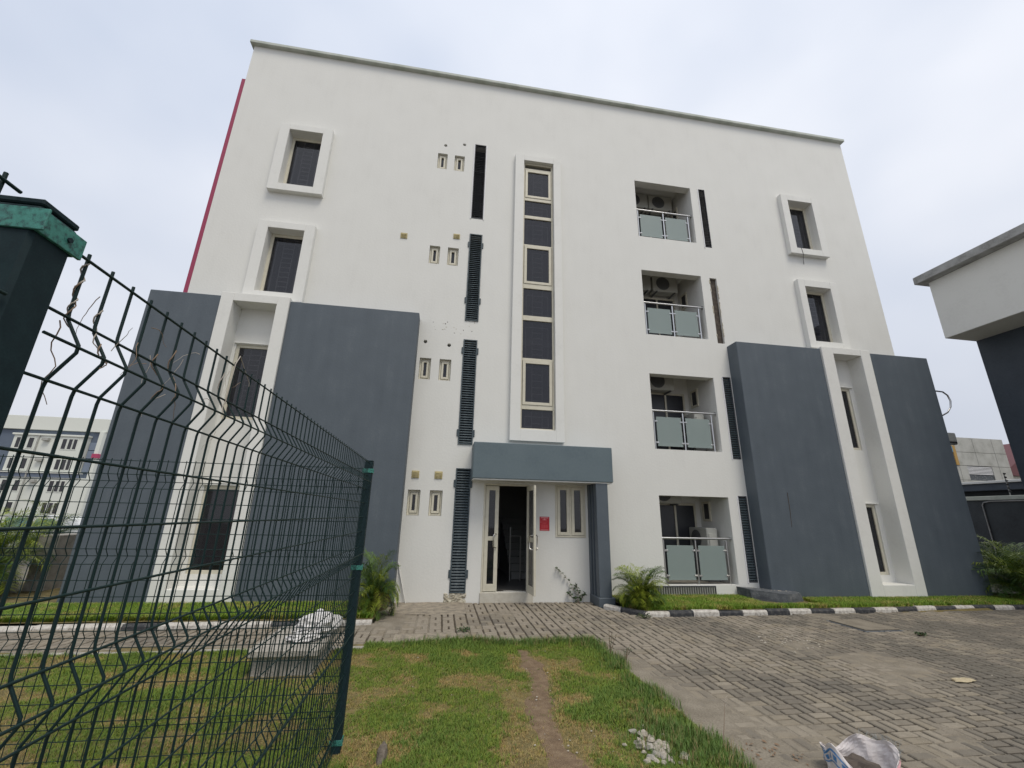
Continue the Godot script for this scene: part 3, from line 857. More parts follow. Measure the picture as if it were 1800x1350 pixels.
func make_balcony(bld: Node3D, k: int) -> void:
	var y := 3.2 * k
	var fl := y + 0.335
	# lining of the recess
	var r := Geo.new()
	r.box(V(3.05, y + 0.1 if k == 0 else y + 0.0, -1.42), V(6.2, y + 2.99 if k < 3 else 14.29, -1.32))
	r.box(V(6.2, y + 0.1 if k == 0 else y + 0.0, -1.42), V(6.3, y + 2.99 if k < 3 else 14.29, -0.25))
	r.box(V(3.05, y + 2.80, -1.32), V(6.2, y + 2.95, -0.25))
	part(bld, "balcony_lining", r, M.trim_paint)
	var j := Geo.new()
	j.box(V(6.195, fl, -0.25), V(6.1995, y + 2.376, -0.004))
	j.box(V(4.3105, fl, -0.25), V(4.315, y + 2.376, -0.004))
	j.box(V(4.3105, y + 2.376, -0.25), V(6.1995, y + 2.3805, -0.004))
	part(bld, "balcony_reveal", j, M.trim_paint)
	part(bld, "balcony_floor", boxgeo(3.05, 6.2, y + (0.1 if k == 0 else 0.0), fl - 0.01, -1.32, -0.25), M.concrete)
	# glazed doors at the back of the balcony
	var w := holder(bld, "balcony_door")
	var f := Geo.new()
	f.cbox(V(3.6, y + 2.19, -1.318), V(6.04, y + 2.25, -1.27), 0.004)
	for x: float in [3.6, 4.50, 5.40, 5.99]: f.cbox(V(x, fl, -1.318), V(x + 0.055, y + 2.19, -1.272), 0.004)
	part(w, "frame", f, M.ivory_frame)
	for x: Array in [[3.655, 4.50], [4.555, 5.40], [5.455, 5.99]]:
		part(w, "pane", boxgeo(x[0], x[1], fl, y + 2.19, -1.31, -1.30), M.dark_door)
	# small window in the side wall
	var sw := holder(bld, "window")
	var sf := Geo.new()
	for b: Array in [[1.78, 1.84, -1.16, -0.80], [2.24, 2.30, -1.16, -0.80], [1.84, 2.24, -1.16, -1.10], [1.84, 2.24, -0.86, -0.80]]:
		sf.cbox(V(6.165, y + b[0], b[2]), V(6.2, y + b[1], b[3]), 0.003)
	part(sw, "frame", sf, M.ivory_frame)
	part(sw, "pane", boxgeo(6.186, 6.196, y + 1.84, y + 2.24, -1.10, -0.86), M.dark_door)
	# steel and frosted glass railing
	var ra := holder(bld, "railing")
	var top := fl + 1.04
	var g := Geo.new()
	g.tube([V(4.31, top, -0.1), V(6.19, top, -0.1)], 0.027, 12)
	part(ra, "handrail", g, M.steel)
	var fg := Geo.new()
	fg.tube([V(6.17, top, -0.1), V(6.199, top, -0.1)], 0.05, 14)
	part(ra, "rail_flange", fg, M.steel)
	for x: float in [4.385, 5.225, 6.055]:
		var p := Geo.new()
		p.tube([V(x, fl - 0.01, -0.1), V(x, top - 0.05, -0.1)], 0.024, 10)
		p.tube([V(x, top - 0.05, -0.1), V(x, top - 0.01, -0.1)], 0.009, 6)
		part(ra, "post", p, M.steel)
	for x: Array in [[4.455, 5.16], [5.29, 5.99]]:
		part(ra, "glass_panel", boxgeo(x[0], x[1], fl + 0.095, fl + 0.875, -0.105, -0.095, 0.002), M.frosted_glass)
		for yy: float in [fl + 0.19, fl + 0.755]:
			part(ra, "clip", boxgeo(x[0] - 0.05, x[0] + 0.035, yy - 0.02, yy + 0.02, -0.115, -0.085, 0.006), M.steel)
			part(ra, "clip", boxgeo(x[1] - 0.035, x[1] + 0.045, yy - 0.02, yy + 0.02, -0.115, -0.085, 0.006), M.steel)

# ---------------------------------------------------------------- air conditioners on the balconies
func outdoor_unit(at: Vector3, turn: float, label: String, legs: float) -> void:
	var o := thing("air_conditioner", label, "air conditioner", at, "outdoor units on the balconies")
	o.rotation.y = turn
	origin_of[o] = Vector3.ZERO
	part(o, "casing", boxgeo(-0.42, 0.42, 0.0, 0.56, -0.15, 0.15, 0.02), M.ac_white)
	var ring_g := Geo.new()
	ring_g.disc(V(-0.08, 0.28, 0.1525), 0.225, V(0, 0, 1), 28)
	part(o, "fan_opening", ring_g, M.ac_grey)
	var gg := Geo.new()
	for k in 5:
		var pts := []
		for i in 25: pts.append(V(-0.08 + cos(TAU * i / 24) * (0.05 + k * 0.042), 0.28 + sin(TAU * i / 24) * (0.05 + k * 0.042), 0.16))
		gg.tube(pts, 0.004, 4, -1.0, false)
	for k in 6:
		var a := PI * k / 6
		gg.tube([V(-0.08 + cos(a) * 0.22, 0.28 + sin(a) * 0.22, 0.162), V(-0.08 - cos(a) * 0.22, 0.28 - sin(a) * 0.22, 0.162)], 0.004, 4)
	gg.disc(V(-0.08, 0.28, 0.166), 0.04, V(0, 0, 1), 14)
	part(o, "fan_guard", gg, M.ac_grey)
	part(o, "service_cover", boxgeo(0.421, 0.45, 0.1, 0.42, -0.1, 0.11, 0.01), M.ac_white)
	if legs <= 0.0:
		for x: float in [-0.3, 0.3]:
			part(o, "bracket", boxgeo(x - 0.02, x + 0.02, -0.04, 0.0, -0.26, 0.17, 0.003), M.ac_grey)
	else:
		for x: float in [-0.3, 0.3]:
			part(o, "foot", boxgeo(x - 0.03, x + 0.03, -legs, 0.0, -0.15, 0.15, 0.003), M.ac_grey)

func make_air_conditioners() -> void:
	outdoor_unit(V(5.66, 11.80, -1.05), 0.0, "air conditioner at the back of the top balcony, right one of two", 0.0)
	outdoor_unit(V(4.78, 11.80, -1.05), 0.0, "air conditioner at the back of the top balcony, left one of two", 0.0)
	outdoor_unit(V(5.55, 8.68, -1.05), 0.0, "air conditioner hung at the back of the third-storey balcony, right one of two", 0.0)
	outdoor_unit(V(4.64, 8.68, -1.05), 0.0, "air conditioner hung at the back of the third-storey balcony, left one of two", 0.0)
	outdoor_unit(V(5.10, 5.42, -1.05), 0.0, "air conditioner hung high at the back of the second-storey balcony", 0.0)
	outdoor_unit(V(5.0, 2.22, -1.05), 0.0, "air conditioner hung high at the back of the ground-floor balcony", 0.0)
	outdoor_unit(V(5.93, 1.06, -0.86), -PI / 2, "pale air conditioner standing by the right wall of the ground-floor balcony", 0.736)
	outdoor_unit(V(5.93, 4.14, -0.86), -PI / 2, "pale air conditioner standing by the right wall of the second-storey balcony", 0.616)

# ---------------------------------------------------------------- ground
func kerb_line(x: float) -> float:   # front foot of the right-hand kerb
	if x < 3.1: return lerpf(0.72, 1.55, clampf((x - 2.5) / 0.6, 0.0, 1.0))
	return 1.55 - (x - 3.1) * 0.026

func lawn_edge(x: float) -> float:   # far edge of the front lawn
	return 3.08 + 0.1 * sin(x * 1.7) + 0.06 * sin(x * 4.3 + 1.0)

func paved(x: float, z: float) -> bool:
	if z > 9.6 or x > 16.5 or x < -9.0: return false
	if x > 6.48 and x < 7.27 and z > 2.08 and z < 2.92: return false
	if x > 1.47: return z > (0.04 if x < 2.42 else kerb_line(x) + 0.03)
	if x > -1.98:
		if x < -0.42 and z < 1.12: return false
		if x > -1.62 and x < -0.62 and z > 2.5 and z < 3.0: return false
		return z > 0.06 and z < lawn_edge(x) - 0.02
	return z > 2.02 and z < 3.2

func paver_tone(x: float, z: float, r: float) -> int:
	var d := bumpy.get_noise_2d(x * 9.0, z * 9.0)
	# greyer blocks further out on the right, warmer by the lawn
	var t := d * 1.6 + (r - 0.5) * 1.1 + clampf((x - 3.0) * 0.07, -0.1, 0.35) - (0.4 if z < 3.0 and x < 3.0 else 0.0)
	if t < -0.45: return 7
	if t < -0.2: return 3
	if t < 0.0: return 0
	if t < 0.15: return 5
	if t < 0.32: return 1
	if t < 0.5: return 2
	if t < 0.75: return 4
	return 6

func paver_faces(g: Geo, o: Vector3, b: Basis, hx: float, hz: float) -> void:
	var ch := 0.008
	var t0 := [V(-hx + ch, 0, -hz + ch), V(hx - ch, 0, -hz + ch), V(hx - ch, 0, hz - ch), V(-hx + ch, 0, hz - ch)]
	var t1 := [V(-hx, -ch, -hz), V(hx, -ch, -hz), V(hx, -ch, hz), V(-hx, -ch, hz)]
	var t2 := [V(-hx, -0.05, -hz), V(hx, -0.05, -hz), V(hx, -0.05, hz), V(-hx, -0.05, hz)]
	var out := [V(0, 0, -1), V(1, 0, 0), V(0, 0, 1), V(-1, 0, 0)]
	for k in 4:
		t0[k] = o + b * t0[k]; t1[k] = o + b * t1[k]; t2[k] = o + b * t2[k]; out[k] = b * out[k]
	g.quad(t0[0], t0[1], t0[2], t0[3], b * Vector3.UP)
	for k in 4:
		var q := (k + 1) % 4
		g.quad(t0[k], t0[q], t1[q], t1[k], (out[k] + b * Vector3.UP).normalized())
		g.quad(t1[k], t1[q], t2[q], t2[k], out[k])

func make_paving() -> void:
	# sand bed that fills the joints, and in places drifts over the blocks
	var bed := Geo.new()
	var drift := FastNoiseLite.new()
	drift.seed = 31; drift.frequency = 0.5; drift.fractal_octaves = 4
	var fine := FastNoiseLite.new()
	fine.seed = 32; fine.frequency = 3.0; fine.fractal_octaves = 2
	var high := func(x: float, z: float) -> float:
		var near_lawn := 0.0
		if x > 1.3 and z > 3.0: near_lawn = clampf(1.0 - (x - 1.45) / (0.5 + 0.62 * maxf(z - 3.4, 0.0) + 0.6 * drift.get_noise_2d(x * 1.3 + 9.0, z * 1.3)), 0.0, 1.0)
		var by_door := clampf(1.0 - absf(x + 1.7) / 1.0, 0.0, 1.0) * clampf(1.6 - absf(z - 1.3), 0.0, 1.0)
		var by_edge := clampf(1.0 - absf(z - lawn_edge(x)) / 0.35, 0.0, 1.0) if x < 1.5 else 0.0
		var patch := clampf(drift.get_noise_2d(x * 0.8 + 40.0, z * 0.8) * 2.2 - 0.25, 0.0, 0.8)
		return minf(-0.036 + 0.043 * maxf(maxf(near_lawn, patch), maxf(by_door, by_edge)) + 0.006 * drift.get_noise_2d(x * 3.0, z * 3.0) + 0.003 * fine.get_noise_2d(x, z), 0.0045)
	var low := func(x: float, z: float) -> float: return -0.024 + 0.006 * drift.get_noise_2d(x * 2.0, z * 2.0) + 0.004 * fine.get_noise_2d(x, z)
	var cell := 0.075
	var x0 := -9.0; var z0 := -0.02
	var nx := int(25.5 / cell); var nz := int(9.7 / cell)
	var hs := PackedFloat32Array()
	hs.resize((nx + 1) * (nz + 1))
	var ls := hs.duplicate()
	var sand := Geo.new()
	for j in nz + 1:
		for i in nx + 1:
			hs[j * (nx + 1) + i] = low.call(x0 + i * cell, z0 + j * cell)
			ls[j * (nx + 1) + i] = high.call(x0 + i * cell, z0 + j * cell)
	for j in nz:
		var z := z0 + j * cell
		for i in nx:
			var x := x0 + i * cell
			if x < 1.2 and z > lawn_edge(x) + 0.3: continue
			if x < -2.1 and z < 1.7: continue
			if x > 2.95 and z < 1.05: continue
			var p00 := V(x, hs[j * (nx + 1) + i], z); var p10 := V(x + cell, hs[j * (nx + 1) + i + 1], z)
			var p01 := V(x, hs[(j + 1) * (nx + 1) + i], z + cell); var p11 := V(x + cell, hs[(j + 1) * (nx + 1) + i + 1], z + cell)
			bed.tri(p00, p10, p11, Vector3.UP)
			bed.tri(p00, p11, p01, Vector3.UP)
			p00.y = ls[j * (nx + 1) + i]; p10.y = ls[j * (nx + 1) + i + 1]
			p01.y = ls[(j + 1) * (nx + 1) + i]; p11.y = ls[(j + 1) * (nx + 1) + i + 1]
			if maxf(maxf(p00.y, p10.y), maxf(p01.y, p11.y)) > -0.03:
				sand._out(p00, p10, p11, Vector3.UP)
				sand._out(p00, p11, p01, Vector3.UP)
	var paving := setting("paving", bed, M.joint_dirt)
	setting("drifted_sand", sand, M.sand)
	# blocks in basket weave: two lying across, two along
	var list := []
	var px := 0.2235; var pz := 0.221
	var to_eye := cam.global_transform.affine_inverse()
	for i in range(int(-9.0 / px), int(16.5 / px) + 1):
		for j in range(0, int(9.6 / pz) + 1):
			for k in 2:
				var across := (i + j) % 2 == 0
				var x := (i + 0.5) * px + 0.03; var z := (j + 0.5) * pz + 0.01
				if across: z += pz * (0.25 if k == 0 else -0.25)
				else: x += px * (0.25 if k == 0 else -0.25)
				if not paved(x, z): continue
				if not paved(x - 0.05, z) and not paved(x + 0.05, z): continue
				var y := rng.randf_range(-0.0035, 0.002) + 0.004 * bumpy.get_noise_2d(x * 14.0, z * 14.0)
				var b := Basis(V(0, 1, 0), rng.randf_range(-0.02, 0.02) + (0.0 if across else PI / 2)) * Basis(V(1, 0, 0), rng.randf_range(-0.012, 0.012)) * Basis(V(0, 0, 1), rng.randf_range(-0.01, 0.01))
				var q := to_eye * V(x, 0, z)
				var size := 0.0
				if q.z < -0.5:
					var u := q.x / -q.z; var w := q.y / -q.z
					if absf(u) < 1.2 and absf(w) < 0.9: size = 1.0 / pow(-q.z, 3.0)
				list.append([size, V(x, y, z), b, paver_tone(x, z, rng.randf())])
	list.sort_custom(func(a: Array, b: Array) -> bool: return a[0] > b[0])
	var shapes := []
	for k in 4:
		var g := Geo.new()
		paver_faces(g, Vector3.ZERO, Basis.IDENTITY, 0.0995 - 0.0012 * k, 0.0436 - 0.0008 * k)
		shapes.append(g.mesh())
	var rest := Geo.new()
	rest.with_colors = true
	for k in list.size():
		var a: Array = list[k]
		if k < 300: put(paving, "paving_block", shapes[k % 4], M["block_%d" % a[3]], a[1], a[2])
		else:
			rest.tint = M.tones[a[3]]
			paver_faces(rest, a[1], a[2], 0.0995 - 0.0012 * (k % 4), 0.0436 - 0.0008 * (k % 4))
	var more := part(paving, "paving_blocks", rest, M.block_many)
	more.set_meta("kind", "stuff")

func sheet(x0: float, x1: float, z0: float, z1: float, cell: float, f: Callable) -> Geo:
	var g := Geo.new()
	var nx := int(ceil((x1 - x0) / cell)); var nz := int(ceil((z1 - z0) / cell))
	var dx := (x1 - x0) / nx; var dz := (z1 - z0) / nz
	var ps := []
	for j in nz + 1:
		var row := []
		for i in nx + 1:
			var x := x0 + i * dx; var z := z0 + j * dz
			row.append(V(x, f.call(x, z), z))
		ps.append(row)
	for j in nz:
		for i in nx:
			g._out(ps[j][i], ps[j][i + 1], ps[j + 1][i + 1], Vector3.UP)
			g._out(ps[j][i], ps[j + 1][i + 1], ps[j + 1][i], Vector3.UP)
	return g

func dirt_path(x: float, z: float) -> float:   # 1 in the middle of the worn strip
	var mid := 0.30 - 0.10 * (z - 3.6) + 0.05 * sin(z * 3.1)
	var half := 0.09 + 0.03 * sin(z * 5.0) + 0.02 * sin(z * 11.0) + (0.05 if z > 4.0 else 0.0)
	if z < 3.5: return 0.0
	return clampf(1.5 - absf(x - mid) / half, 0.0, 1.0)

func lawn_height(x: float, z: float) -> float:
	return 0.012 + 0.02 * bumpy.get_noise_2d(x * 30.0, z * 30.0) - 0.015 * dirt_path(x, z)

func make_ground() -> void:
	setting("ground", boxgeo(-260, 260, -0.5, -0.06, -300, 60), M.far_ground)
	make_paving()
	var lawn := Geo.new()
	var base := sheet(-9.0, 1.43, 2.85, 9.6, 0.12, func(x: float, z: float) -> float:
		var h := lawn_height(x, z)
		return h if z > lawn_edge(x) - 0.04 else -0.045)
	lawn.v = base.v; lawn.n = base.n
	setting("lawn", lawn, M.soil)
	# worn strip of bare earth in the lawn
	var worn := Geo.new()
	var prev := []
	for k in 61:
		var z := 3.5 + k * 0.055
		var mid := 0.30 - 0.10 * (z - 3.6) + 0.05 * sin(z * 3.1)
		var half := 0.09 + 0.03 * sin(z * 5.0) + 0.02 * sin(z * 11.0) + (0.05 if z > 4.0 else 0.0)
		var row := []
		for i in 7:
			var x := mid + half * 1.25 * (i / 3.0 - 1.0)
			row.append(V(x, lawn_height(x, z) + 0.008 - 0.02 * pow(absf(i / 3.0 - 1.0), 3.0) + 0.004 * bumpy.get_noise_2d(x * 90, z * 90), z))
		if prev:
			for i in 6:
				worn._out(prev[i], prev[i + 1], row[i + 1], Vector3.UP)
				worn._out(prev[i], row[i + 1], row[i], Vector3.UP)
		prev = row
	setting("bare_earth_path", worn, M.bare_soil)
	setting("planting_bed", sheet(2.86, 16.4, -0.2, 1.42, 0.15, func(x: float, z: float) -> float:
		return (0.085 if z < kerb_line(x) - 0.06 else -0.03) + 0.02 * bumpy.get_noise_2d(x * 25.0, z * 25.0)), M.soil)
	setting("planting_bed_left", sheet(-14.0, -2.05, -2.5, 1.74, 0.15, func(x: float, z: float) -> float:
		return 0.065 + 0.02 * bumpy.get_noise_2d(x * 25.0, z * 25.0)), M.soil)
	# mortar apron along the wall left of the door
	setting("mortar_apron", sheet(-1.95, -0.40, 0.0, 1.13, 0.07, func(x: float, z: float) -> float:
		var e := minf(1.13 - z, minf(x + 1.97, -0.38 - x)) + 0.12 * bumpy.get_noise_2d(x * 45.0, z * 45.0)
		return 0.007 + 0.012 * clampf(0.5 - z, 0.0, 0.5) + 0.006 * bumpy.get_noise_2d(x * 60.0, z * 60.0) - 0.06 * clampf(0.14 - e, 0.0, 0.4)), M.sandy_concrete)
	setting("concrete_slab", boxgeo(-1.60, -1.14, -0.03, 0.012, 2.52, 2.98, 0.008), M.sandy_concrete)
	setting("concrete_slab", boxgeo(-1.12, -0.64, -0.03, 0.009, 2.50, 2.98, 0.008), M.sandy_concrete)
	make_kerbs()

func kerb_stone(o: Node3D, a: Vector2, b: Vector2, white: bool, high: float, inside: float) -> void:
	# a, b: front foot line in (x, z); `inside` = +1 when the bed lies to the left of a->b
	var d := (b - a).normalized()
	var nrm := Vector2(d.y, -d.x) * inside
	var ga := a + d * rng.randf_range(0.003, 0.009); var gb := b - d * rng.randf_range(0.003, 0.009)
	var h := high + rng.randf_range(-0.012, 0.01)
	var prof := [[0.0, -0.06], [0.006, h - 0.035], [0.03, h], [0.12, h], [0.128, h - 0.01], [0.128, -0.06]]
	var g := Geo.new()
	var pa := []; var pb := []
	var tilt := rng.randf_range(-0.006, 0.006)
	for p: Array in prof:
		pa.append(V(ga.x + nrm.x * (p[0] + tilt), p[1] + rng.randf_range(-0.004, 0.004), ga.y + nrm.y * (p[0] + tilt)))
		pb.append(V(gb.x + nrm.x * p[0], p[1] + rng.randf_range(-0.004, 0.004), gb.y + nrm.y * p[0]))
	var mid: Vector3 = (pa[0] + pb[3]) / 2.0
	for k in prof.size() - 1:
		var about: Vector3 = (pa[k] + pb[k + 1]) / 2.0 - mid
		g._out(pa[k], pb[k], pb[k + 1], about)
		g._out(pa[k], pb[k + 1], pa[k + 1], about)
	for e: Array in [[pa, -1.0], [pb, 1.0]]:
		for k in range(1, prof.size() - 1):
			g._out(e[0][0], e[0][k], e[0][k + 1], V(d.x, 0, d.y) * e[1])
	part(o, "kerb_stone", g, M.kerb_white if white else M.kerb_black)

func make_kerbs() -> void:
	var o := Node3D.new()
	o.name = "kerb"
	add_child(o, true)
	tag(o, "", "", "", "structure")
	var pts := [Vector2(2.50, 0.70), Vector2(2.72, 1.08), Vector2(3.03, 1.545)]
	var x := 3.03
	while x < 16.0:
		x += rng.randf_range(0.50, 0.58)
		pts.append(Vector2(x, kerb_line(x)))
	for k in pts.size() - 1:
		kerb_stone(o, pts[k], pts[k + 1], k != 1 and k % 2 == 0, 0.08, 1.0)
	var l := Node3D.new()
	l.name = "kerb_left"
	add_child(l, true)
	tag(l, "", "", "", "structure")
	x = -2.05
	var k := 0
	while x > -13.5:
		var nx := x - rng.randf_range(0.5, 0.62)
		if k != 1: kerb_stone(l, Vector2(nx, 1.80 - (nx + 2.0) * 0.016), Vector2(x, 1.80 - (x + 2.0) * 0.016), k % 4 != 2, 0.05, 1.0)
		x = nx
		k += 1
	# flush concrete edging between the path and the lawn behind the fence
	var e := Node3D.new()
	e.name = "lawn_edging"
	add_child(e, true)
	tag(e, "", "", "", "structure")
	x = -1.95
	while x > -9.0:
		part(e, "edging_stone", boxgeo(x - 0.78, x, -0.06, 0.028 + rng.randf_range(-0.008, 0.006), 3.20, 3.28, 0.008), M.concrete)
		x -= 0.79
	# along the lawn beside the big paved yard
	var z := 3.12
	while z < 9.4:
		var sx := rng.randf_range(-0.012, 0.012)
		part(e, "edging_stone", boxgeo(1.405 + sx, 1.49 + sx, -0.06, 0.004 + rng.randf_range(-0.012, 0.006), z, z + 0.62, 0.012), M.sand)
		z += 0.63

# ---------------------------------------------------------------- grass
func tuft(seed_no: int, blades: int, high: float, spread: float, lean: float, width: float) -> ArrayMesh:
	var r := RandomNumberGenerator.new()
	r.seed = seed_no
	var g := Geo.new()
	for k in blades:
		var a := r.randf() * TAU
		var o := V(cos(a), 0, sin(a)) * spread * sqrt(r.randf())
		var b := r.randf() * TAU
		var d := V(cos(b), 0, sin(b))
		var s := V(-d.z, 0, d.x)
		var h := high * r.randf_range(0.55, 1.0)
		var l := lean * r.randf_range(0.3, 1.2) * h
		var w := width * r.randf_range(0.7, 1.2)
		var p0 := o; var p1 := o + V(0, h * 0.6, 0) + d * l * 0.35; var p2 := o + V(0, h * 0.92, 0) + d * l
		var nn := (d * -0.4 + V(0, 1.0, 0)).normalized()
		g.tri(p0 - s * w, p0 + s * w, p1 + s * w * 0.7, nn)
		g.tri(p0 - s * w, p1 + s * w * 0.7, p1 - s * w * 0.7, nn)
		g.tri(p1 - s * w * 0.7, p1 + s * w * 0.7, p2, nn)
	return g.mesh()

func scatter(called: String, mesh: Mesh, places: Array, colors: Array) -> void:
	var mm := MultiMesh.new()
	mm.transform_format = MultiMesh.TRANSFORM_3D
	mm.use_colors = true
	mm.mesh = mesh
	mm.instance_count = places.size()
	for k in places.size():
		mm.set_instance_transform(k, places[k])
		mm.set_instance_color(k, colors[k])
	var o := MultiMeshInstance3D.new()
	o.name = next_name(self, called)
	o.multimesh = mm
	o.material_override = M.grass_blade
	add_child(o, true)
	tag(o, "", "", "", "stuff")
	if called == "lawn_grass": tag(o, "patchy green and straw-coloured grass of the front lawn", "grass", "grass of the front lawn")
	elif called == "bed_grass": tag(o, "short green grass in the beds along the building", "grass")
	else: tag(o, "long dark grass along the edge of the lawn", "grass")

func make_grass() -> void:
	var r := RandomNumberGenerator.new()
	r.seed = 404
	var dry := FastNoiseLite.new()
	dry.seed = 71; dry.frequency = 1.25; dry.fractal_octaves = 4
	var lush := FastNoiseLite.new()
	lush.seed = 72; lush.frequency = 0.55; lush.fractal_octaves = 3
	var greens := [C(0.105, 0.18, 0.014), C(0.145, 0.22, 0.017), C(0.078, 0.148, 0.013), C(0.205, 0.25, 0.025), C(0.15, 0.205, 0.025)]
	var straws := [C(0.36, 0.25, 0.085), C(0.28, 0.185, 0.06), C(0.43, 0.33, 0.14), C(0.26, 0.225, 0.06)]
	var sets := [[], [], []]
	var cols := [[], [], []]
	for n in 300000:
		var x := r.randf_range(-8.6, 1.41)
		var z := 3.0 + 5.6 * pow(r.randf(), 1.0)
		if x < -5.2 and r.randf() < 0.5: continue
		if z > 7.2 and r.randf() < 0.6: continue
		if z < lawn_edge(x) + r.randf_range(-0.05, 0.05): continue
		if x < -1.95 and z < 3.3: continue
		if x > -3.1 and x < -2.3 and z > 3.2 and z < 4.4: continue
		if r.randf() < pow(dirt_path(x, z), 0.7) * 0.965: continue
		var dv := dry.get_noise_2d(x, z) + 0.35 * clampf(dirt_path(x - 0.15, z) + dirt_path(x + 0.2, z), 0.0, 1.0)
		var gv := lush.get_noise_2d(x, z)
		var edge := clampf(1.0 - (z - lawn_edge(x)) / 0.6, 0.0, 1.0)
		edge = maxf(edge, clampf(1.0 - (1.43 - x) / 0.55, 0.0, 1.0))
		dv -= edge * 0.45
		if dv > 0.3 and r.randf() < (dv - 0.3) * 1.6: continue
		var straw := r.randf() < clampf(0.22 + dv * 2.1 + 0.6 * dirt_path(x, z), 0.04, 0.92)
		var col: Color = straws[r.randi() % 4] if straw else greens[r.randi() % 5]
		col = col.lerp(C(0.075, 0.14, 0.024), clampf(gv * 0.7 + edge * 0.45, 0.0, 0.7)) if not straw else col
		var jit := r.randf_range(0.8, 1.2)
		col = Color(col.r * jit, col.g * jit, col.b * jit)
		var s := r.randf_range(0.65, 1.1) * (0.75 + 0.5 * clampf(gv + 0.3, 0.0, 1.0)) * (1.0 + 0.9 * edge * r.randf()) * (0.7 if straw else 1.0)
		var k := r.randi() % 3
		sets[k].append(Transform3D(Basis(V(0, 1, 0), r.randf() * TAU).scaled(V(s, s, s)), V(x, lawn_height(x, z) - 0.004, z)))
		cols[k].append(col)
	scatter("lawn_grass", tuft(1, 6, 0.046, 0.024, 0.8, 0.0018), sets[0], cols[0])
	scatter("lawn_grass", tuft(2, 7, 0.034, 0.030, 1.2, 0.0020), sets[1], cols[1])
	scatter("lawn_grass", tuft(3, 7, 0.027, 0.032, 1.6, 0.0022), sets[2], cols[2])
	# longer grass along the paved edges and in clumps near the rubble
	var lp := []; var lc := []
	for n in 5200:
		var t := r.randf()
		var x: float; var z: float
		if t < 0.42:
			x = 1.42 + minf(r.randfn(-0.08, 0.1), 0.06); z = r.randf_range(3.1, 8.0)
			if lush.get_noise_2d(x * 2.0, z * 1.5) < -0.08 and z > 3.6: continue
		elif t < 0.8:
			x = r.randf_range(-1.5, 1.4); z = lawn_edge(x) + absf(r.randfn(0.0, 0.09))
			if x < -0.5 and r.randf() < 0.6: continue
		else:
			x = 1.08 + r.randfn(0.0, 0.16); z = 6.15 + r.randfn(0.0, 0.3)
			if x > 1.42: continue
		var sc := r.randf_range(0.5, 1.15)
		lp.append(Transform3D(Basis(V(0, 1, 0), r.randf() * TAU).scaled(V(sc, sc * r.randf_range(0.8, 1.3), sc)), V(x, 0.0, z)))
		var dk := r.randf_range(0.7, 1.25)
		lc.append(C(0.085 * dk, 0.155 * dk, 0.026 * dk) if r.randf() < 0.85 else C(0.26, 0.2, 0.09))
	scatter("edge_grass", tuft(4, 6, 0.11, 0.03, 0.6, 0.0022), lp, lc)
	# short grass of the beds
	var bp := []; var bc := []
	for n in 90000:
		var left := n % 2 == 0
		var x := r.randf_range(-12.5, -2.1) if left else r.randf_range(2.9, 15.8)
		var z := r.randf_range(0.42, 1.66) if left else r.randf_range(-0.05, 1.4)
		if not left and z > kerb_line(x) - 0.12: continue
		if not left and x < 3.1 and z < 0.62 and x < 2.85: continue
		if not left and x > 6.72 and z < 0.42: continue
		if not left and x > 6.0 and x < 7.5 and z < 1.1 and z > 0.0 and x < 7.45 and absf(x - 6.75) < 0.66 and z < 1.15: continue
		var dv := dry.get_noise_2d(x * 0.8 + 20.0, z)
		var col: Color = greens[r.randi() % 4] if r.randf() > clampf(0.10 + dv * 0.8, 0.02, 0.5) else straws[r.randi() % 4]
		var jit := r.randf_range(0.85, 1.25)
		col = Color(col.r * jit, col.g * jit * 1.08, col.b * jit)
		var s := r.randf_range(0.7, 1.3)
		bp.append(Transform3D(Basis(V(0, 1, 0), r.randf() * TAU).scaled(V(s, s, s)), V(x, 0.066 if left else 0.08, z)))
		bc.append(col)
	scatter("bed_grass", tuft(5, 6, 0.075, 0.035, 0.8, 0.0034), bp, bc)

# ---------------------------------------------------------------- welded mesh fences
const FOLD := [2.144, 1.535, 0.926, 0.317]

func fence_rows() -> Array:   # [height, stands out]
	var rows := [[2.262, 0.0]]
	for f: float in FOLD:
		rows.append([f, 0.0]); rows.append([f - 0.057, 1.0]); rows.append([f - 0.118, 0.0])
		if f > 0.5:
			for k in 3: rows.append([f - 0.24 - k * 0.1225, 0.0])
	rows.append([0.08, 0.0])
	return rows

func upright(fold: Vector3, top: float, r: float) -> ArrayMesh:
	var pts := [V(0, top + 0.016, 0)]
	for f: float in FOLD:
		pts.append(V(0, f + 0.012, 0)); pts.append(V(0, f - 0.002, 0) + fold * 0.06)
		pts.append(V(0, f - 0.050, 0) + fold * 0.93); pts.append(V(0, f - 0.064, 0) + fold * 0.93)
		pts.append(V(0, f - 0.115, 0) + fold * 0.06); pts.append(V(0, f - 0.13, 0))
	pts.append(V(0, 0.06, 0))
	var g := Geo.new()
	g.tube(pts, r, 6)
	return g.mesh()

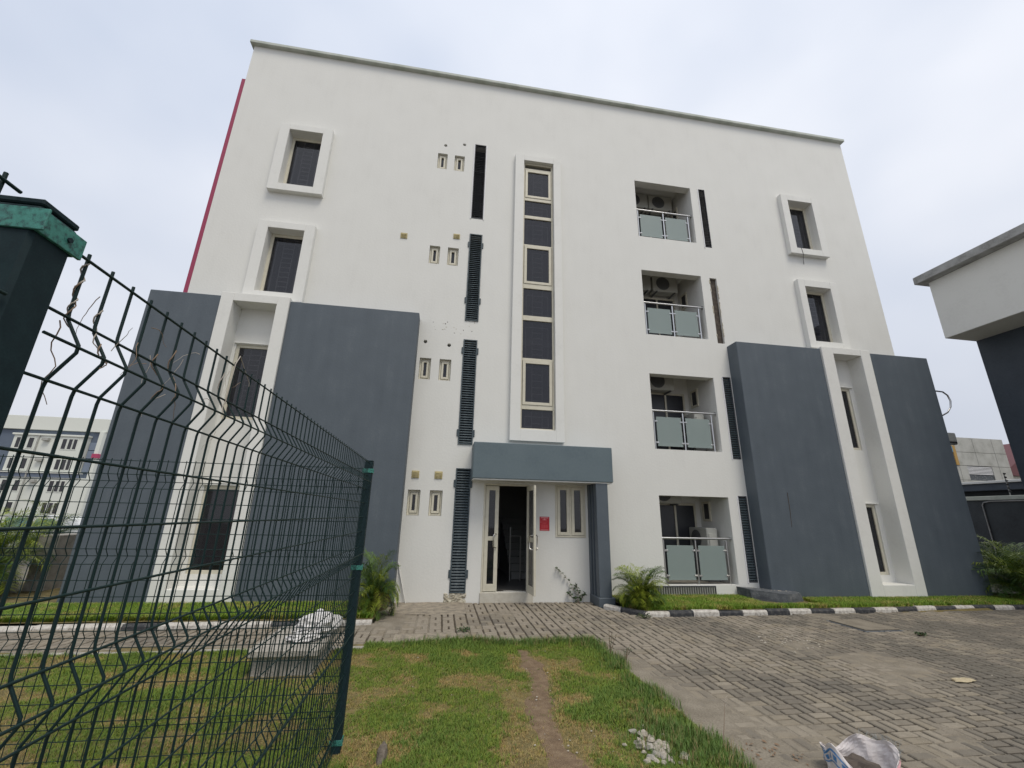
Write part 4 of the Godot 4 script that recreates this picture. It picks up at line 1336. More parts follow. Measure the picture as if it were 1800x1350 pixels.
func post_with_clamps(o: Node3D, x0: float, x1: float, z0: float, z1: float, clamps: Array) -> void:
	part(o, "post", boxgeo(x0, x1, -0.05, 2.275, z0, z1, 0.006), M.fence_post)
	part(o, "post_cap", boxgeo(x0 + 0.001, x1 - 0.001, 2.275, 2.286, z0 + 0.001, z1 - 0.001, 0.004), M.fence_post)
	for y: float in clamps:
		var g := Geo.new()
		var e := 0.004
		g.cbox(V(x0 - 0.016, y - 0.019, z1), V(x1 + e + 0.012, y + 0.019, z1 + e), 0.001)
		g.cbox(V(x1, y - 0.019, z0 - 0.012), V(x1 + e + 0.002, y + 0.019, z1), 0.001)
		g.cbox(V(x0 - 0.016, y - 0.019, z0 - e), V(x1, y + 0.019, z0), 0.001)
		part(o, "clamp", g, M.fence_clamp)
		var bolt := Geo.new()
		bolt.tube([V(x1 + e + 0.002, y, z0 + 0.02), V(x1 + e + 0.005, y, z0 + 0.02)], 0.005, 6)
		part(o, "bolt", bolt, M.fence_post)

func make_fences() -> void:
	# the panel that runs towards the camera
	var o := thing("mesh_fence", "dark green welded wire fence running towards the viewer along the lawn", "fence", V(-1.7, 0, 7.8))
	post_with_clamps(o, -1.735, -1.665, 6.012, 6.085, [2.19, 1.36, 0.09])
	post_with_clamps(o, -1.73, -1.66, 9.522, 9.595, [2.246, 1.40, 0.3])
	var up := upright(V(0.035, 0, 0), 2.262, 0.0030)
	var z := 9.443
	while z > 6.10:
		put(o, "vertical_wire", up, M.fence_wire, V(-1.7, 0, z))
		z -= 0.0615
	z = 9.62
	while z < 12.0:
		put(o, "vertical_wire", up, M.fence_wire, V(-1.7, 0.028, z))
		z += 0.0615
	var spans := [[6.085, 9.522, 0.0], [9.597, 12.0, 0.028]]
	for s: Array in spans:
		for r: Array in fence_rows():
			var g := Geo.new()
			var x: float = -1.7 + 0.035 * r[1] + 0.0055
			g.tube([V(x, r[0] + s[2], s[0]), V(x, r[0] + s[2], s[1])], 0.0030, 6)
			part(o, "horizontal_wire", g, M.fence_wire)
	# the panel that turns off behind it, parallel to the building
	var b := thing("mesh_fence", "finer looking dark wire fence turning left behind the nearer panel", "fence", V(-4.0, 0, 6.0))
	var ub := upright(V(0, 0, -0.04), 2.262, 0.0034)
	var x := -1.79
	while x > -7.6:
		put(b, "vertical_wire", ub, M.fence_wire, V(x, -0.05, 6.0))
		x -= 0.0745
	for r: Array in fence_rows():
		var g := Geo.new()
		var zz: float = 6.0 - 0.04 * r[1] - 0.0055
		g.tube([V(-1.737, r[0] - 0.045, zz), V(-7.6, r[0] - 0.055, zz)], 0.0034, 6)
		part(b, "horizontal_wire", g, M.fence_wire)
	part(b, "post", boxgeo(-7.67, -7.6, -0.05, 2.23, 5.96, 6.03, 0.005), M.fence_post)

# withered climber twined in the top of the fence
func make_climber() -> void:
	var o := thing("dried_vine", "withered pale tendrils twined round the top wires of the near fence", "vine", V(-1.7, 1.95, 9.4))
	var r := RandomNumberGenerator.new()
	r.seed = 77
	for a: Array in [[9.443, 2.26, 2.15, 5.0], [9.443, 2.22, 2.13, 3.0], [9.382, 2.19, 2.11, 3.0], [9.38, 2.12, 2.07, 2.0], [9.197, 2.17, 2.05, 3.0], [9.136, 2.2, 2.06, 3.0], [8.89, 2.22, 2.06, 3.0]]:
		var pts := []
		var turns: float = a[3] * 0.55
		var cnt := int(turns * 12.0) + 6
		for i in cnt:
			var t := float(i) / (cnt - 1)
			var y := lerpf(a[1], a[2], t)
			var bend := 0.0
			for f: float in FOLD:
				if y < f and y > f - 0.12: bend = 0.035 * (1.0 - absf((f - 0.06 - y) / 0.06))
			var rad := 0.0040 + r.randf() * 0.0012
			pts.append(V(-1.7 + bend + cos(t * TAU * turns) * rad, y + r.randf_range(-0.002, 0.002), a[0] + sin(t * TAU * turns) * rad))
		var g := Geo.new()
		g.tube(pts, 0.0016, 5, 0.0010)
		part(o, "tendril", g, M.pale_stem if r.randf() < 0.6 else M.dry_stem)
	# loose ends
	for k in 14:
		var p := V(-1.7 + r.randf_range(-0.01, 0.02), r.randf_range(2.04, 2.25), r.randf_range(8.75, 9.46))
		var d := V(r.randf_range(-0.5, 0.5), r.randf_range(-0.9, 0.5), r.randf_range(-1, 1)).normalized()
		var pts := [p]
		for i in 8:
			d = (d + V(r.randf_range(-0.35, 0.35), r.randf_range(-0.5, 0.3), r.randf_range(-0.35, 0.35))).normalized()
			p = p + d * r.randf_range(0.006, 0.014)
			pts.append(p)
		var g := Geo.new()
		g.tube(pts, 0.0009, 5, 0.0004)
		part(o, "tendril", g, M.pale_stem if r.randf() < 0.55 else M.dry_stem)
	var lg := Geo.new()   # one hangs straight down
	var lp := []
	for i in 12: lp.append(V(-1.70 + 0.006 * sin(i * 1.3), 2.135 - i * 0.0135, 9.455 - 0.002 * i + 0.004 * sin(i * 0.9)))
	lg.tube(lp, 0.0012, 5, 0.0006)
	part(o, "tendril", lg, M.dry_stem)
	var arch := Geo.new()
	arch.tube([V(-1.69, 2.13, 8.86), V(-1.68, 2.26, 8.87), V(-1.69, 2.30, 8.83), V(-1.70, 2.275, 8.76), V(-1.70, 2.245, 8.71), V(-1.70, 2.2, 8.70)], 0.0016, 6, 0.0011)
	part(o, "tendril", arch, M.pale_stem)

# ---------------------------------------------------------------- palms and small plants
func frond(seed_no: int, long: float, droop: float, leaf_len: float) -> ArrayMesh:
	# grows from the origin towards +x and up
	var r := RandomNumberGenerator.new()
	r.seed = seed_no
	var g := Geo.new()
	var pts := []
	var p := Vector3.ZERO
	var a := 1.25
	var steps := 16
	for i in steps + 1:
		pts.append(p)
		p += V(cos(a), sin(a), 0) * long / steps
		a -= droop / steps * (0.5 + float(i) / steps)
	g.tube(pts, 0.007 * long, 4, 0.0015)
	for i in range(4, steps * 3 + 1):
		var t := i / 3.0
		var k := mini(int(t), steps - 1)
		var o: Vector3 = (pts[k] as Vector3).lerp(pts[k + 1], t - k)
		var d: Vector3 = ((pts[k + 1] as Vector3) - pts[k]).normalized()
		var f := float(i) / (steps * 3)
		var l := leaf_len * (0.35 + 1.2 * sin(PI * clampf(f * 0.85 + 0.12, 0.0, 1.0))) * r.randf_range(0.85, 1.1)
		for s: float in [-1.0, 1.0]:
			var out := (d * r.randf_range(0.5, 0.85) + V(0, 0, s) * r.randf_range(0.75, 1.0) + V(0, r.randf_range(0.05, 0.5), 0)).normalized()
			var wv := out.cross(V(0, 1, 0)).cross(out).normalized()
			var side := out.cross(wv).normalized()
			var w := 0.0054 * (0.7 + leaf_len * 2.2)
			var m := o + out * l * 0.5
			var e := o + out * l - V(0, l * r.randf_range(0.12, 0.4), 0)
			g.tri(o, m - side * w, m + side * w, wv)
			g.tri(m - side * w, m + side * w, e, wv)
	return g.mesh()

func palm(label: String, at: Vector3, high: float, wide: float, count: int, seed_no: int, dead: int) -> void:
	var o := thing("palm_plant", label, "palm", at, "young palms round the building")
	var r := RandomNumberGenerator.new()
	r.seed = seed_no
	for k in 5:
		var a := TAU * k / 5.0 + r.randf()
		var b := at + V(cos(a), 0, sin(a)) * 0.07 * wide - V(0, 0.03, 0)
		var g := Geo.new()
		g.tube([b, b + V(cos(a) * 0.02, high * 0.16, sin(a) * 0.02), b + V(cos(a) * 0.06, high * r.randf_range(0.28, 0.4), sin(a) * 0.06)], 0.022 * wide, 6, 0.012 * wide)
		part(o, "stem", g, M.palm_stem)
	var mats := [M.palm_dark, M.palm_mid, M.palm_mid, M.palm_light, M.palm_light]
	for k in count:
		var up := r.randf()
		var long := high * lerpf(0.62, 0.95, up) * r.randf_range(0.9, 1.1)
		var m := frond(seed_no * 100 + k, long, lerpf(2.9, 1.25, up) * r.randf_range(0.85, 1.2), 0.19 * high * r.randf_range(0.85, 1.2))
		var a := TAU * (k * 0.381966) + r.randf_range(-0.3, 0.3)
		var start := at + V(cos(a), 0, -sin(a)) * 0.06 * wide + V(0, high * lerpf(0.02, 0.22, up), 0)
		var b := Basis(V(0, 1, 0), a) * Basis(V(0, 0, 1), lerpf(-0.35, 0.28, up)) * Basis(V(1, 0, 0), r.randf_range(-0.3, 0.3))
		b = b.scaled(V(wide, 1.0, wide))
		put(o, "frond", m, mats[r.randi() % 5], start, b)
	for k in dead:
		var m := frond(seed_no * 100 + 60 + k, high * 0.45, 3.4, 0.07 * high)
		var a := r.randf() * TAU
		put(o, "dead_frond", m, M.dead_leaf, at + V(cos(a) * 0.05, high * 0.3, sin(a) * 0.05), Basis(V(0, 1, 0), a) * Basis(V(0, 0, 1), -1.2))

func leafy(called: String, label: String, at: Vector3, stems: Array, leaf: float, mat: Material, stem_mat: Material, per: int, seed_no: int) -> void:
	var o := thing(called, label, "weed", at)
	var r := RandomNumberGenerator.new()
	r.seed = seed_no
	for s: Array in stems:
		var g := Geo.new()
		g.tube(s, 0.0045, 5, 0.0016)
		part(o, "stem", g, stem_mat)
		var lv := Geo.new()
		for k in per:
			var t := (0.18 + 0.82 * k / per) * (s.size() - 1)
			var i := mini(int(t), s.size() - 2)
			var p: Vector3 = (s[i] as Vector3).lerp(s[i + 1], t - i)
			var d := V(r.randf_range(-1, 1), r.randf_range(-0.5, 0.8), r.randf_range(-1, 1)).normalized()
			var w := d.cross(V(r.randf(), 1, r.randf())).normalized() * leaf * 0.36
			var l := leaf * r.randf_range(0.7, 1.3)
			var nn := d.cross(w).normalized()
			lv.tri(p, p + d * l * 0.5 - w, p + d * l * 0.5 + w, nn)
			lv.tri(p + d * l * 0.5 - w, p + d * l * 0.5 + w, p + d * l, nn)
		part(o, "leaves", lv, mat)

func make_plants() -> void:
	palm("bushy young palm in front of the slate block, right behind the fence post", V(-2.12, 0.06, 1.22), 1.14, 0.62, 54, 3, 7)
	palm("young palm between the entrance column and the ground-floor balcony", V(3.24, 0.08, 0.95), 0.86, 0.95, 58, 4, 3)
	palm("low palm clump at the far right end of the bed", V(13.75, 0.08, 0.62), 1.35, 1.3, 60, 5, 4)
	palm("darker palm behind the low clump at the far right end of the bed", V(15.1, 0.05, -0.35), 1.5, 1.25, 54, 9, 3)
	palm("dense palm bush by the grey gate pier at the far left", V(-10.15, 0.06, -0.5), 1.75, 1.0, 64, 6, 3)
	palm("taller palm in front of the distant white apartment block", V(-16.7, -0.06, -10.6), 2.2, 0.9, 30, 7, 0)
	palm("dark palm at the left edge behind the gate pier", V(-10.9, 0.0, -1.2), 1.7, 1.0, 50, 8, 2)
	leafy("sapling", "thin leafy sapling leaning by the entrance column foot", V(2.12, 0, 0.06), [
		[V(2.16, -0.01, 0.08), V(2.08, 0.2, 0.07), V(1.96, 0.42, 0.06), V(1.80, 0.6, 0.06), V(1.66, 0.72, 0.06)],
		[V(2.16, -0.01, 0.08), V(2.17, 0.14, 0.07), V(2.14, 0.3, 0.07), V(2.10, 0.36, 0.07)],
		[V(2.17, -0.01, 0.09), V(2.25, 0.12, 0.09), V(2.33, 0.2, 0.1)],
		[V(2.16, -0.01, 0.08), V(2.0, 0.12, 0.08), V(1.93, 0.24, 0.08)]], 0.066, M.small_leaf, M.dry_stem, 26, 15)
	for a: Array in [["small weed tuft growing between the paving blocks near the concrete slabs", V(-0.52, 0.0, 2.42), 0.11, 21], ["green weed tuft growing on the paving beside the flush cover", V(7.25, 0.0, 3.22), 0.09, 22], ["creeping weed at the kerb in front of the young palm", V(2.98, 0.0, 1.66), 0.12, 23]]:
		var stems := []
		var r := RandomNumberGenerator.new()
		r.seed = a[3]
		for k in 11:
			var t := r.randf() * TAU
			var d := V(cos(t), 0, sin(t))
			stems.append([a[1], a[1] + d * a[2] * 0.5 + V(0, a[2] * 0.35, 0), a[1] + d * a[2] * r.randf_range(0.8, 1.4) + V(0, a[2] * r.randf_range(0.15, 0.45), 0)])
		leafy("weed_tuft", a[0], a[1], stems, 0.032, M.small_leaf, M.palm_stem, 12, a[3])
	for a: Array in [["dry twiggy weed at the near corner of the lawn beside the paving", V(1.46, 0.0, 3.75), 31, 0.26], ["dark dry weed on the lawn edge further along the paving", V(1.5, 0.0, 4.15), 32, 0.2]]:
		var stems := []
		var r := RandomNumberGenerator.new()
		r.seed = a[2]
		for k in 5:
			var d := V(r.randf_range(-0.3, 0.9), 0, r.randf_range(-0.4, 0.5))
			var h: float = a[3] * r.randf_range(0.6, 1.2)
			stems.append([a[1], a[1] + d * h * 0.35 + V(0, h * 0.6, 0), a[1] + d * h * 0.7 + V(0, h, 0)])
		leafy("dry_weed", a[0], a[1], stems, 0.022, M.small_leaf, M.dry_stem, 9, a[2])
	# seed-bearing grass stalk at the lawn edge in the foreground
	var o := thing("grass_stalk", "single tall dry grass stalk leaning over the paving in the foreground", "weed", V(1.41, 0, 6.36))
	var g := Geo.new()
	g.tube([V(1.41, 0, 6.36), V(1.435, 0.12, 6.35), V(1.47, 0.24, 6.33), V(1.50, 0.33, 6.31)], 0.0035, 5, 0.0012)
	part(o, "stem", g, M.dry_stem)
	var hd := Geo.new()
	for k in 9:
		var p := V(1.485 + k * 0.003, 0.29 + k * 0.009, 6.317 - k * 0.001)
		hd.tube([p, p + V(0.03 * (1 if k % 2 == 0 else -1), 0.025, 0.01 * (k % 3 - 1))], 0.001, 4, 0.0006)
	part(o, "seed_head", hd, M.pale_stem)

# ---------------------------------------------------------------- loose objects on the ground
func make_objects() -> void:
	# red notice by the door
	var o := thing("notice", "red printed notice on the wall between the open door and the twin window", "sign", V(1.4, 1.5, 0.0))
	var g := Geo.new()
	g.uv_quad(V(1.285, 1.5, 0.006), V(1.515, 1.5, 0.006), V(1.515, 1.81, 0.006), V(1.285, 1.81, 0.006), V(0, 0, 1), Vector2(0, 1), Vector2(1, 1), Vector2(1, 0), Vector2(0, 0))
	part(o, "print", g, M.notice_print)
	part(o, "backing", boxgeo(1.283, 1.517, 1.498, 1.812, 0.0005, 0.004), M.pink_paint)
	# white pipe leaning on the wall
	o = thing("plastic_pipe", "thin white plastic pipe leaning against the wall beside the slate block", "pipe", V(-1.63, 0, 0.05))
	g = Geo.new()
	g.tube([V(-1.84, 0.79, 0.015), V(-1.80, 0.6, 0.025), V(-1.62, 0.0, 0.06)], 0.013, 8)
	part(o, "pipe", g, M.pvc_white)
	# dark concrete box beside the right block
	o = thing("concrete_plinth", "low dark concrete box with chipped white-flecked top beside the right slate block", "plinth", V(6.7, 0.06, 0.5))
	g = Geo.new()
	var lo := [V(6.12, 0.05, 0.03), V(7.38, 0.05, 0.42), V(7.36, 0.05, 0.62), V(6.72, 0.05, 0.92), V(6.14, 0.05, 0.50)]
	var hi := [V(6.10, 0.31, 0.03), V(7.34, 0.26, 0.42), V(7.30, 0.25, 0.60), V(6.72, 0.27, 0.90), V(6.12, 0.31, 0.48)]
	var mid := V(6.7, 0.16, 0.45)
	for k in 5:
		var q := (k + 1) % 5
		g._out(lo[k], lo[q], hi[q], (lo[k] + hi[q]) / 2.0 - mid)
		g._out(lo[k], hi[q], hi[k], (lo[k] + hi[q]) / 2.0 - mid)
		g._out(V(6.7, 0.295, 0.42), hi[k], hi[q], Vector3.UP)
	part(o, "body", g, M.dark_concrete)
	var chips := Geo.new()
	var r := RandomNumberGenerator.new()
	r.seed = 12
	for k in 40:
		var x := r.randf_range(6.2, 7.1)
		chips.lump(V(x, 0.30 - 0.03 * (x - 6.15) + 0.003, r.randf_range(0.1, 0.52)), V(r.randf_range(0.006, 0.02), 0.008, r.randf_range(0.006, 0.018)), bumpy, 0.5, 4, 6)
	part(o, "plaster_crumbs", chips, M.stone_chip)
	# inspection chamber on the lawn behind the fence
	o = thing("inspection_chamber", "raised concrete inspection chamber with thick cover on the lawn behind the fence", "chamber", V(-2.72, 0, 3.75))
	part(o, "wall", boxgeo(-3.04, -2.36, -0.05, 0.2, 3.3, 4.26, 0.015), M.concrete)
	part(o, "cover", boxgeo(-3.08, -2.30, 0.202, 0.30, 3.24, 4.34, 0.035), M.concrete)
	var sack := thing("cement_sack", "crumpled white cement sack lying on the concrete chamber cover", "sack", V(-2.5, 0.30, 3.7))
	g = Geo.new()
	var nz := FastNoiseLite.new()
	nz.seed = 4; nz.frequency = 0.022; nz.fractal_octaves = 2
	g.lump(V(-2.50, 0.39, 3.66), V(0.25, 0.15, 0.34), nz, 0.5, 18, 30)
	part(sack, "sack_body", g, M.dirty_white)
	var fl := Geo.new()
	fl.lump(V(-2.57, 0.335, 3.98), V(0.18, 0.055, 0.13), nz, 0.6, 12, 22)
	part(sack, "folded_flap", fl, M.dirty_white)
	# flush cover in the yard
	o = thing("yard_cover", "rectangular concrete cover set in the paving before the right kerb", "cover", V(6.87, 0, 2.5))
	part(o, "frame", boxgeo(6.48, 7.27, -0.05, 0.006, 2.08, 2.92, 0.004), M.dark_concrete)
	part(o, "slab", boxgeo(6.52, 7.23, 0.0065, 0.028, 2.12, 2.87, 0.008), M.sand)
	o = thing("flat_stone", "flat pale yellowish stone lying on the paving in the right foreground", "stone", V(5.42, 0, 5.16))
	g = Geo.new()
	g.lump(V(5.42, 0.012, 5.16), V(0.15, 0.02, 0.06), bumpy, 0.5, 6, 14)
	part(o, "stone", g, M.yellow_stone)
	# rubble by the lawn edge
	o = thing("rubble_heap", "small heap of broken white mortar on the grass in the foreground", "rubble", V(0.86, 0, 6.3))
	for k in 64:
		var rad := r.randf_range(0.012, 0.04) * (1.5 if k < 6 else 1.0)
		var p := V(0.86 + r.randfn(0.0, 0.085), 0.018, 6.30 + r.randfn(0.0, 0.15))
		p.y += 0.03 * exp(-((p.x - 0.86) * (p.x - 0.86) * 60.0 + (p.z - 6.3) * (p.z - 6.3) * 20.0))
		g = Geo.new()
		g.lump(p, V(rad, rad * 0.7, rad * r.randf_range(0.7, 1.2)), bumpy, 0.8, 5, 7)
		part(o, "lump", g, M.stone_chip if k % 5 else M.concrete)
	o = thing("brown_rock", "blunt brown rock standing in the grass near the fence foot", "rock", V(-1.33, 0, 6.12))
	g = Geo.new()
	g.lump(V(-1.335, 0.02, 6.16), V(0.042, 0.075, 0.14), bumpy, 0.35, 8, 12)
	part(o, "rock", g, M.brown_stone)
	# scattered plaster crumbs and chips on the blocks and the worn strip: countless specks
	var sp := Geo.new()
	for k in 150:
		var p: Vector3
		if k < 60: p = V(4.55 + r.randfn(0.0, 0.35), 0.004, 3.35 + r.randfn(0.0, 0.22))
		elif k < 95: p = V(r.randf_range(1.7, 8.0), 0.004, r.randf_range(2.0, 6.6))
		elif k < 125: p = V(0.12 + r.randfn(0.0, 0.12), 0.006, r.randf_range(4.2, 6.4))
		else: p = V(r.randf_range(-1.4, 1.3), 0.02, r.randf_range(3.6, 6.4))
		var s := r.randf_range(0.006, 0.017) * (1.25 if k < 60 else 0.7)
		sp.lump(p, V(s, s * 0.5, s * r.randf_range(0.6, 1.3)), bumpy, 0.6, 4, 6)
	var crumbs := part(self, "mortar_crumbs", sp, M.stone_chip)
	tag(crumbs, "white mortar crumbs strewn over the paving and lawn", "crumbs", "", "stuff")
	# dark leaf litter by the sack
	var lt := Geo.new()
	for k in 34:
		var near := k < 20
		var p := V((1.72 if near else 1.95) + r.randfn(0.0, 0.07), 0.008, (6.38 if near else 6.5) + r.randfn(0.0, 0.09))
		var a := r.randf() * TAU
		var d := V(cos(a), r.randf_range(-0.1, 0.3), sin(a)) * r.randf_range(0.01, 0.035)
		var w := V(-d.z, 0.01, d.x) * 0.35
		lt.flat_tri(p, p + d + w, p + d * 1.8)
		lt.flat_tri(p, p + d * 1.8, p + d - w)
	var litter := part(self, "leaf_litter", lt, M.dead_leaf)
	tag(litter, "dark dry leaf litter on the sandy paving left of the sack", "litter", "", "stuff")
	make_sack()

# open woven sack with a rolled rim, seen from above
func make_sack() -> void:
	var o := thing("woven_sack", "open white and pink woven sack with blue print standing on the paving", "sack", V(2.23, 0, 6.78))
	var cx := 2.235; var cz := 6.80
	var n := 44
	var rim_h := func(a: float) -> float: return 0.17 + 0.055 * sin(a * 2.0 + 2.1) + 0.03 * sin(a * 5.0) - 0.05 * maxf(0.0, sin(a))
	var rad := func(a: float, t: float) -> float: return (0.235 + 0.03 * sin(a * 3.0 + 0.6) + 0.010 * sin(a * 7.0 + t * 4.0 + sin(t * 7.0)) + 0.005 * sin(a * 11.0 + t * 9.0)) * (0.88 + 0.2 * t - 0.10 * t * t)
	var rows := 9
	var white := Geo.new()
	var pink := Geo.new()
	var pos := func(k: int, i: int, inner: float) -> Vector3:
		var a := TAU * k / n
		var t := float(i) / rows
		var q: float = rad.call(a, t) - inner
		return V(cx + cos(a) * q * 1.12, rim_h.call(a) * t, cz + sin(a) * q * 0.82)
	for k in n:
		for i in rows:
			var a := TAU * (k + 0.5) / n
			var about := V(cos(a), 0, sin(a))
			var reds := cos(a - 0.75) > 0.55
			var gg := pink if reds else white
			var p0: Vector3 = pos.call(k, i, 0.0); var p1: Vector3 = pos.call(k + 1, i, 0.0)
			var p2: Vector3 = pos.call(k + 1, i + 1, 0.0); var p3: Vector3 = pos.call(k, i + 1, 0.0)
			gg._out(p0, p1, p2, about); gg._out(p0, p2, p3, about)
			var q0: Vector3 = pos.call(k, i, 0.006); var q1: Vector3 = pos.call(k + 1, i, 0.006)
			var q2: Vector3 = pos.call(k + 1, i + 1, 0.006); var q3: Vector3 = pos.call(k, i + 1, 0.006)
			white._out(q0, q1, q2, -about); white._out(q0, q2, q3, -about)
			if i == rows - 1:
				white._out(p3, p2, q2, Vector3.UP); white._out(p3, q2, q3, Vector3.UP)
	part(o, "sack_body", white, M.sack_cloth)
	part(o, "pink_side", pink, M.pink_sack_cloth)
	# printed blue bands with a row of letters between them, on the outside of the left half
	var band := func(t0: float, t1: float, k0: int, k1: int) -> Geo:
		var g := Geo.new()
		for k in range(k0, k1):
			var a := TAU * (k + 0.5) / n
			var about := V(cos(a), 0, sin(a))
			var p := []
			for c: Array in [[k, t0], [k + 1, t0], [k + 1, t1], [k, t1]]:
				var aa: float = TAU * c[0] / n
				var q: float = rad.call(aa, c[1]) + 0.003
				p.append(V(cx + cos(aa) * q * 1.12, rim_h.call(aa) * c[1], cz + sin(aa) * q * 0.82))
			g._out(p[0], p[1], p[2], about); g._out(p[0], p[2], p[3], about)
		return g
	part(o, "printed_band", band.call(0.80, 0.86, 15, 33), M.print_blue)
	part(o, "printed_band", band.call(0.50, 0.55, 15, 33), M.print_blue)
	for k in range(15, 33, 2):
		part(o, "printed_letter", band.call(0.60, 0.75, k, k + 1), M.print_blue)
	# what is in it, and frayed fibres on the rim
	var inside := Geo.new()
	var nz := FastNoiseLite.new()
	nz.seed = 8; nz.frequency = 0.03
	inside.lump(V(cx, 0.05, cz), V(0.19, 0.045, 0.13), nz, 0.7, 8, 16)
	part(o, "contents", inside, M.bare_render)
	var fib := Geo.new()
	var r := RandomNumberGenerator.new()
	r.seed = 18
	for k in 60:
		var a := r.randf_range(-0.9, 0.9)
		var q: float = rad.call(a, 1.0)
		var p := V(cx + cos(a) * q * 1.12, rim_h.call(a), cz + sin(a) * q * 0.82)
		fib.tube([p, p + V(r.randf_range(-0.02, 0.03), r.randf_range(0.01, 0.03), r.randf_range(-0.02, 0.02)), p + V(r.randf_range(-0.03, 0.05), r.randf_range(0.015, 0.05), r.randf_range(-0.04, 0.03))], 0.0012, 4, 0.0006)
	part(o, "frayed_fibres", fib, M.grey_fibre)

# ---------------------------------------------------------------- neighbours
func make_neighbours() -> void:
	# house on the right with a deep white fascia
	var o := thing("neighbour_house", "slate walled house with white fascia and flat roof slab at the right edge", "building", V(17.0, 0, 6.0))
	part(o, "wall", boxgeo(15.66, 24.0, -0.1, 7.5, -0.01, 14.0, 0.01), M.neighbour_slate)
	part(o, "fascia", boxgeo(14.5, 24.6, 7.5, 9.5, -0.03, 14.6, 0.01), M.trim_paint)
	part(o, "roof_slab", boxgeo(14.2, 25.0, 9.5, 9.76, -0.24, 15.0, 0.015), M.eave_concrete)
	# boundary wall
	o = thing("boundary_wall", "dark boundary wall with grey coping behind the far right palm", "wall", V(21.5, 0, -6.0))
	part(o, "wall", boxgeo(21.4, 21.6, -0.1, 2.84, -24.0, 9.0), M.perimeter_paint)
	part(o, "coping", boxgeo(21.35, 21.65, 2.84, 3.0, -24.0, 9.0, 0.01), M.coping_paint)
	o = thing("wall_conduit", "grey conduit bent down the dark boundary wall", "pipe", V(21.38, 0.5, -5.0))
	var g := Geo.new()
	g.tube([V(21.372, 2.79, -1.2), V(21.372, 2.79, -4.7), V(21.372, 2.75, -4.95), V(21.372, 2.64, -5.02), V(21.372, 0.0, -5.02)], 0.024, 8)
	part(o, "conduit", g, M.eave_concrete)
	o = thing("electric_fence_post", "slanted security fence post with black insulators on the boundary wall", "post", V(21.5, 3.0, -4.08))
	g = Geo.new()
	g.tube([V(21.5, 2.99, -4.08), V(21.5, 3.9, -4.08)], 0.02, 6)
	part(o, "post", g, M.eave_concrete)
	for k in 6:
		g = Geo.new()
		g.lump(V(21.5, 3.16 + k * 0.14, -4.06), V(0.04, 0.035, 0.05), bumpy, 0.0, 6, 8, false)
		part(o, "insulator", g, M.black_rubber)
	# low shed roof over the wall
	o = thing("low_outbuilding", "low dark outbuilding with pale fascia behind the boundary wall", "building", V(29.0, 0, -6.0))
	part(o, "wall", boxgeo(27.2, 32.0, -0.1, 3.55, -16.0, 2.0), M.perimeter_paint)
	part(o, "fascia", boxgeo(26.5, 32.4, 3.9, 4.02, -16.5, 2.5, 0.01), M.trim_paint)
	part(o, "soffit", boxgeo(26.6, 32.3, 3.55, 3.9, -16.4, 2.4, 0.01), M.neighbour_slate)
	# panel-clad block beyond
	o = thing("clad_building", "grey panel clad building with a slatted vent beyond the boundary wall", "building", V(36.0, 0, -17.0))
	part(o, "wall", boxgeo(30.5, 37.78, -0.1, 7.62, -22.0, -14.06), M.dark_concrete)
	for row: Array in [[6.64, 7.66], [5.72, 6.62], [4.75, 5.70], [3.7, 4.73]]:
		var xs := [31.6, 33.56, 35.2, 36.84, 37.82]
		for k in 4:
			if row[0] == 4.75 and (k == 1 or k == 2): continue
			part(o, "cladding_panel", boxgeo(xs[k] + 0.012, xs[k + 1] - 0.012, row[0], row[1], -14.06, -14.0, 0.01), M.panel_grey)
	part(o, "cladding_panel", boxgeo(33.57, 34.18, 4.75, 5.70, -14.06, -14.0, 0.01), M.panel_grey)
	part(o, "cladding_panel", boxgeo(36.24, 36.83, 4.75, 5.70, -14.06, -14.0, 0.01), M.panel_grey)
	for k in 6: part(o, "vent_slat", boxgeo(34.2, 36.22, 5.15 + k * 0.092, 5.20 + k * 0.092, -14.08, -14.02, 0.01), M.white_edge)
	part(o, "corner_strip", boxgeo(33.30, 33.53, 5.72, 7.05, -13.99, -13.93, 0.01), M.orange_paint)
	part(o, "blue_panel", boxgeo(33.10, 33.29, 6.6, 6.98, -13.99, -13.93, 0.01), M.blue_paint)
	o = thing("red_roofed_house", "maroon roofed house glimpsed between the clad building and the right house", "building", V(43.0, 0, -20.0))
	part(o, "wall", boxgeo(40.0, 48.0, -0.1, 5.4, -24.0, -16.0), M.far_white)
	g = Geo.new()
	g.prism([V(39.4, 5.4, -15.6), V(48.6, 5.4, -15.6), V(44.0, 8.2, -15.6)], V(0, 0, -9.0))
	part(o, "roof", g, M.maroon_roof)
	# loop of conduit and a floodlight on the far flank of the right block
	o = thing("cable_loop", "curved steel conduit loop sticking out beside the right slate block", "conduit", V(13.0, 4.9, 0.2))
	g = Geo.new()
	g.tube([V(12.95, 5.62, 0.2), V(13.26, 5.61, 0.2), V(13.48, 5.60, 0.2), V(13.62, 5.5, 0.2), V(13.67, 5.33, 0.2), V(13.61, 5.14, 0.2), V(13.45, 4.97, 0.2), V(13.22, 4.86, 0.2), V(12.95, 4.80, 0.2)], 0.022, 8)
	part(o, "conduit", g, M.steel)
	o = thing("floodlight", "square grey floodlight on an arm behind the right slate block", "lamp", V(13.4, 4.1, 0.0))
	part(o, "housing", boxgeo(13.46, 13.80, 4.07, 4.42, -0.12, 0.0, 0.02), M.eave_concrete)
	part(o, "lens", boxgeo(13.49, 13.77, 4.17, 4.39, 0.001, 0.012, 0.004), M.lens_grey)
	part(o, "gasket", boxgeo(13.49, 13.77, 4.10, 4.15, 0.001, 0.010, 0.003), M.black_rubber)
	g = Geo.new()
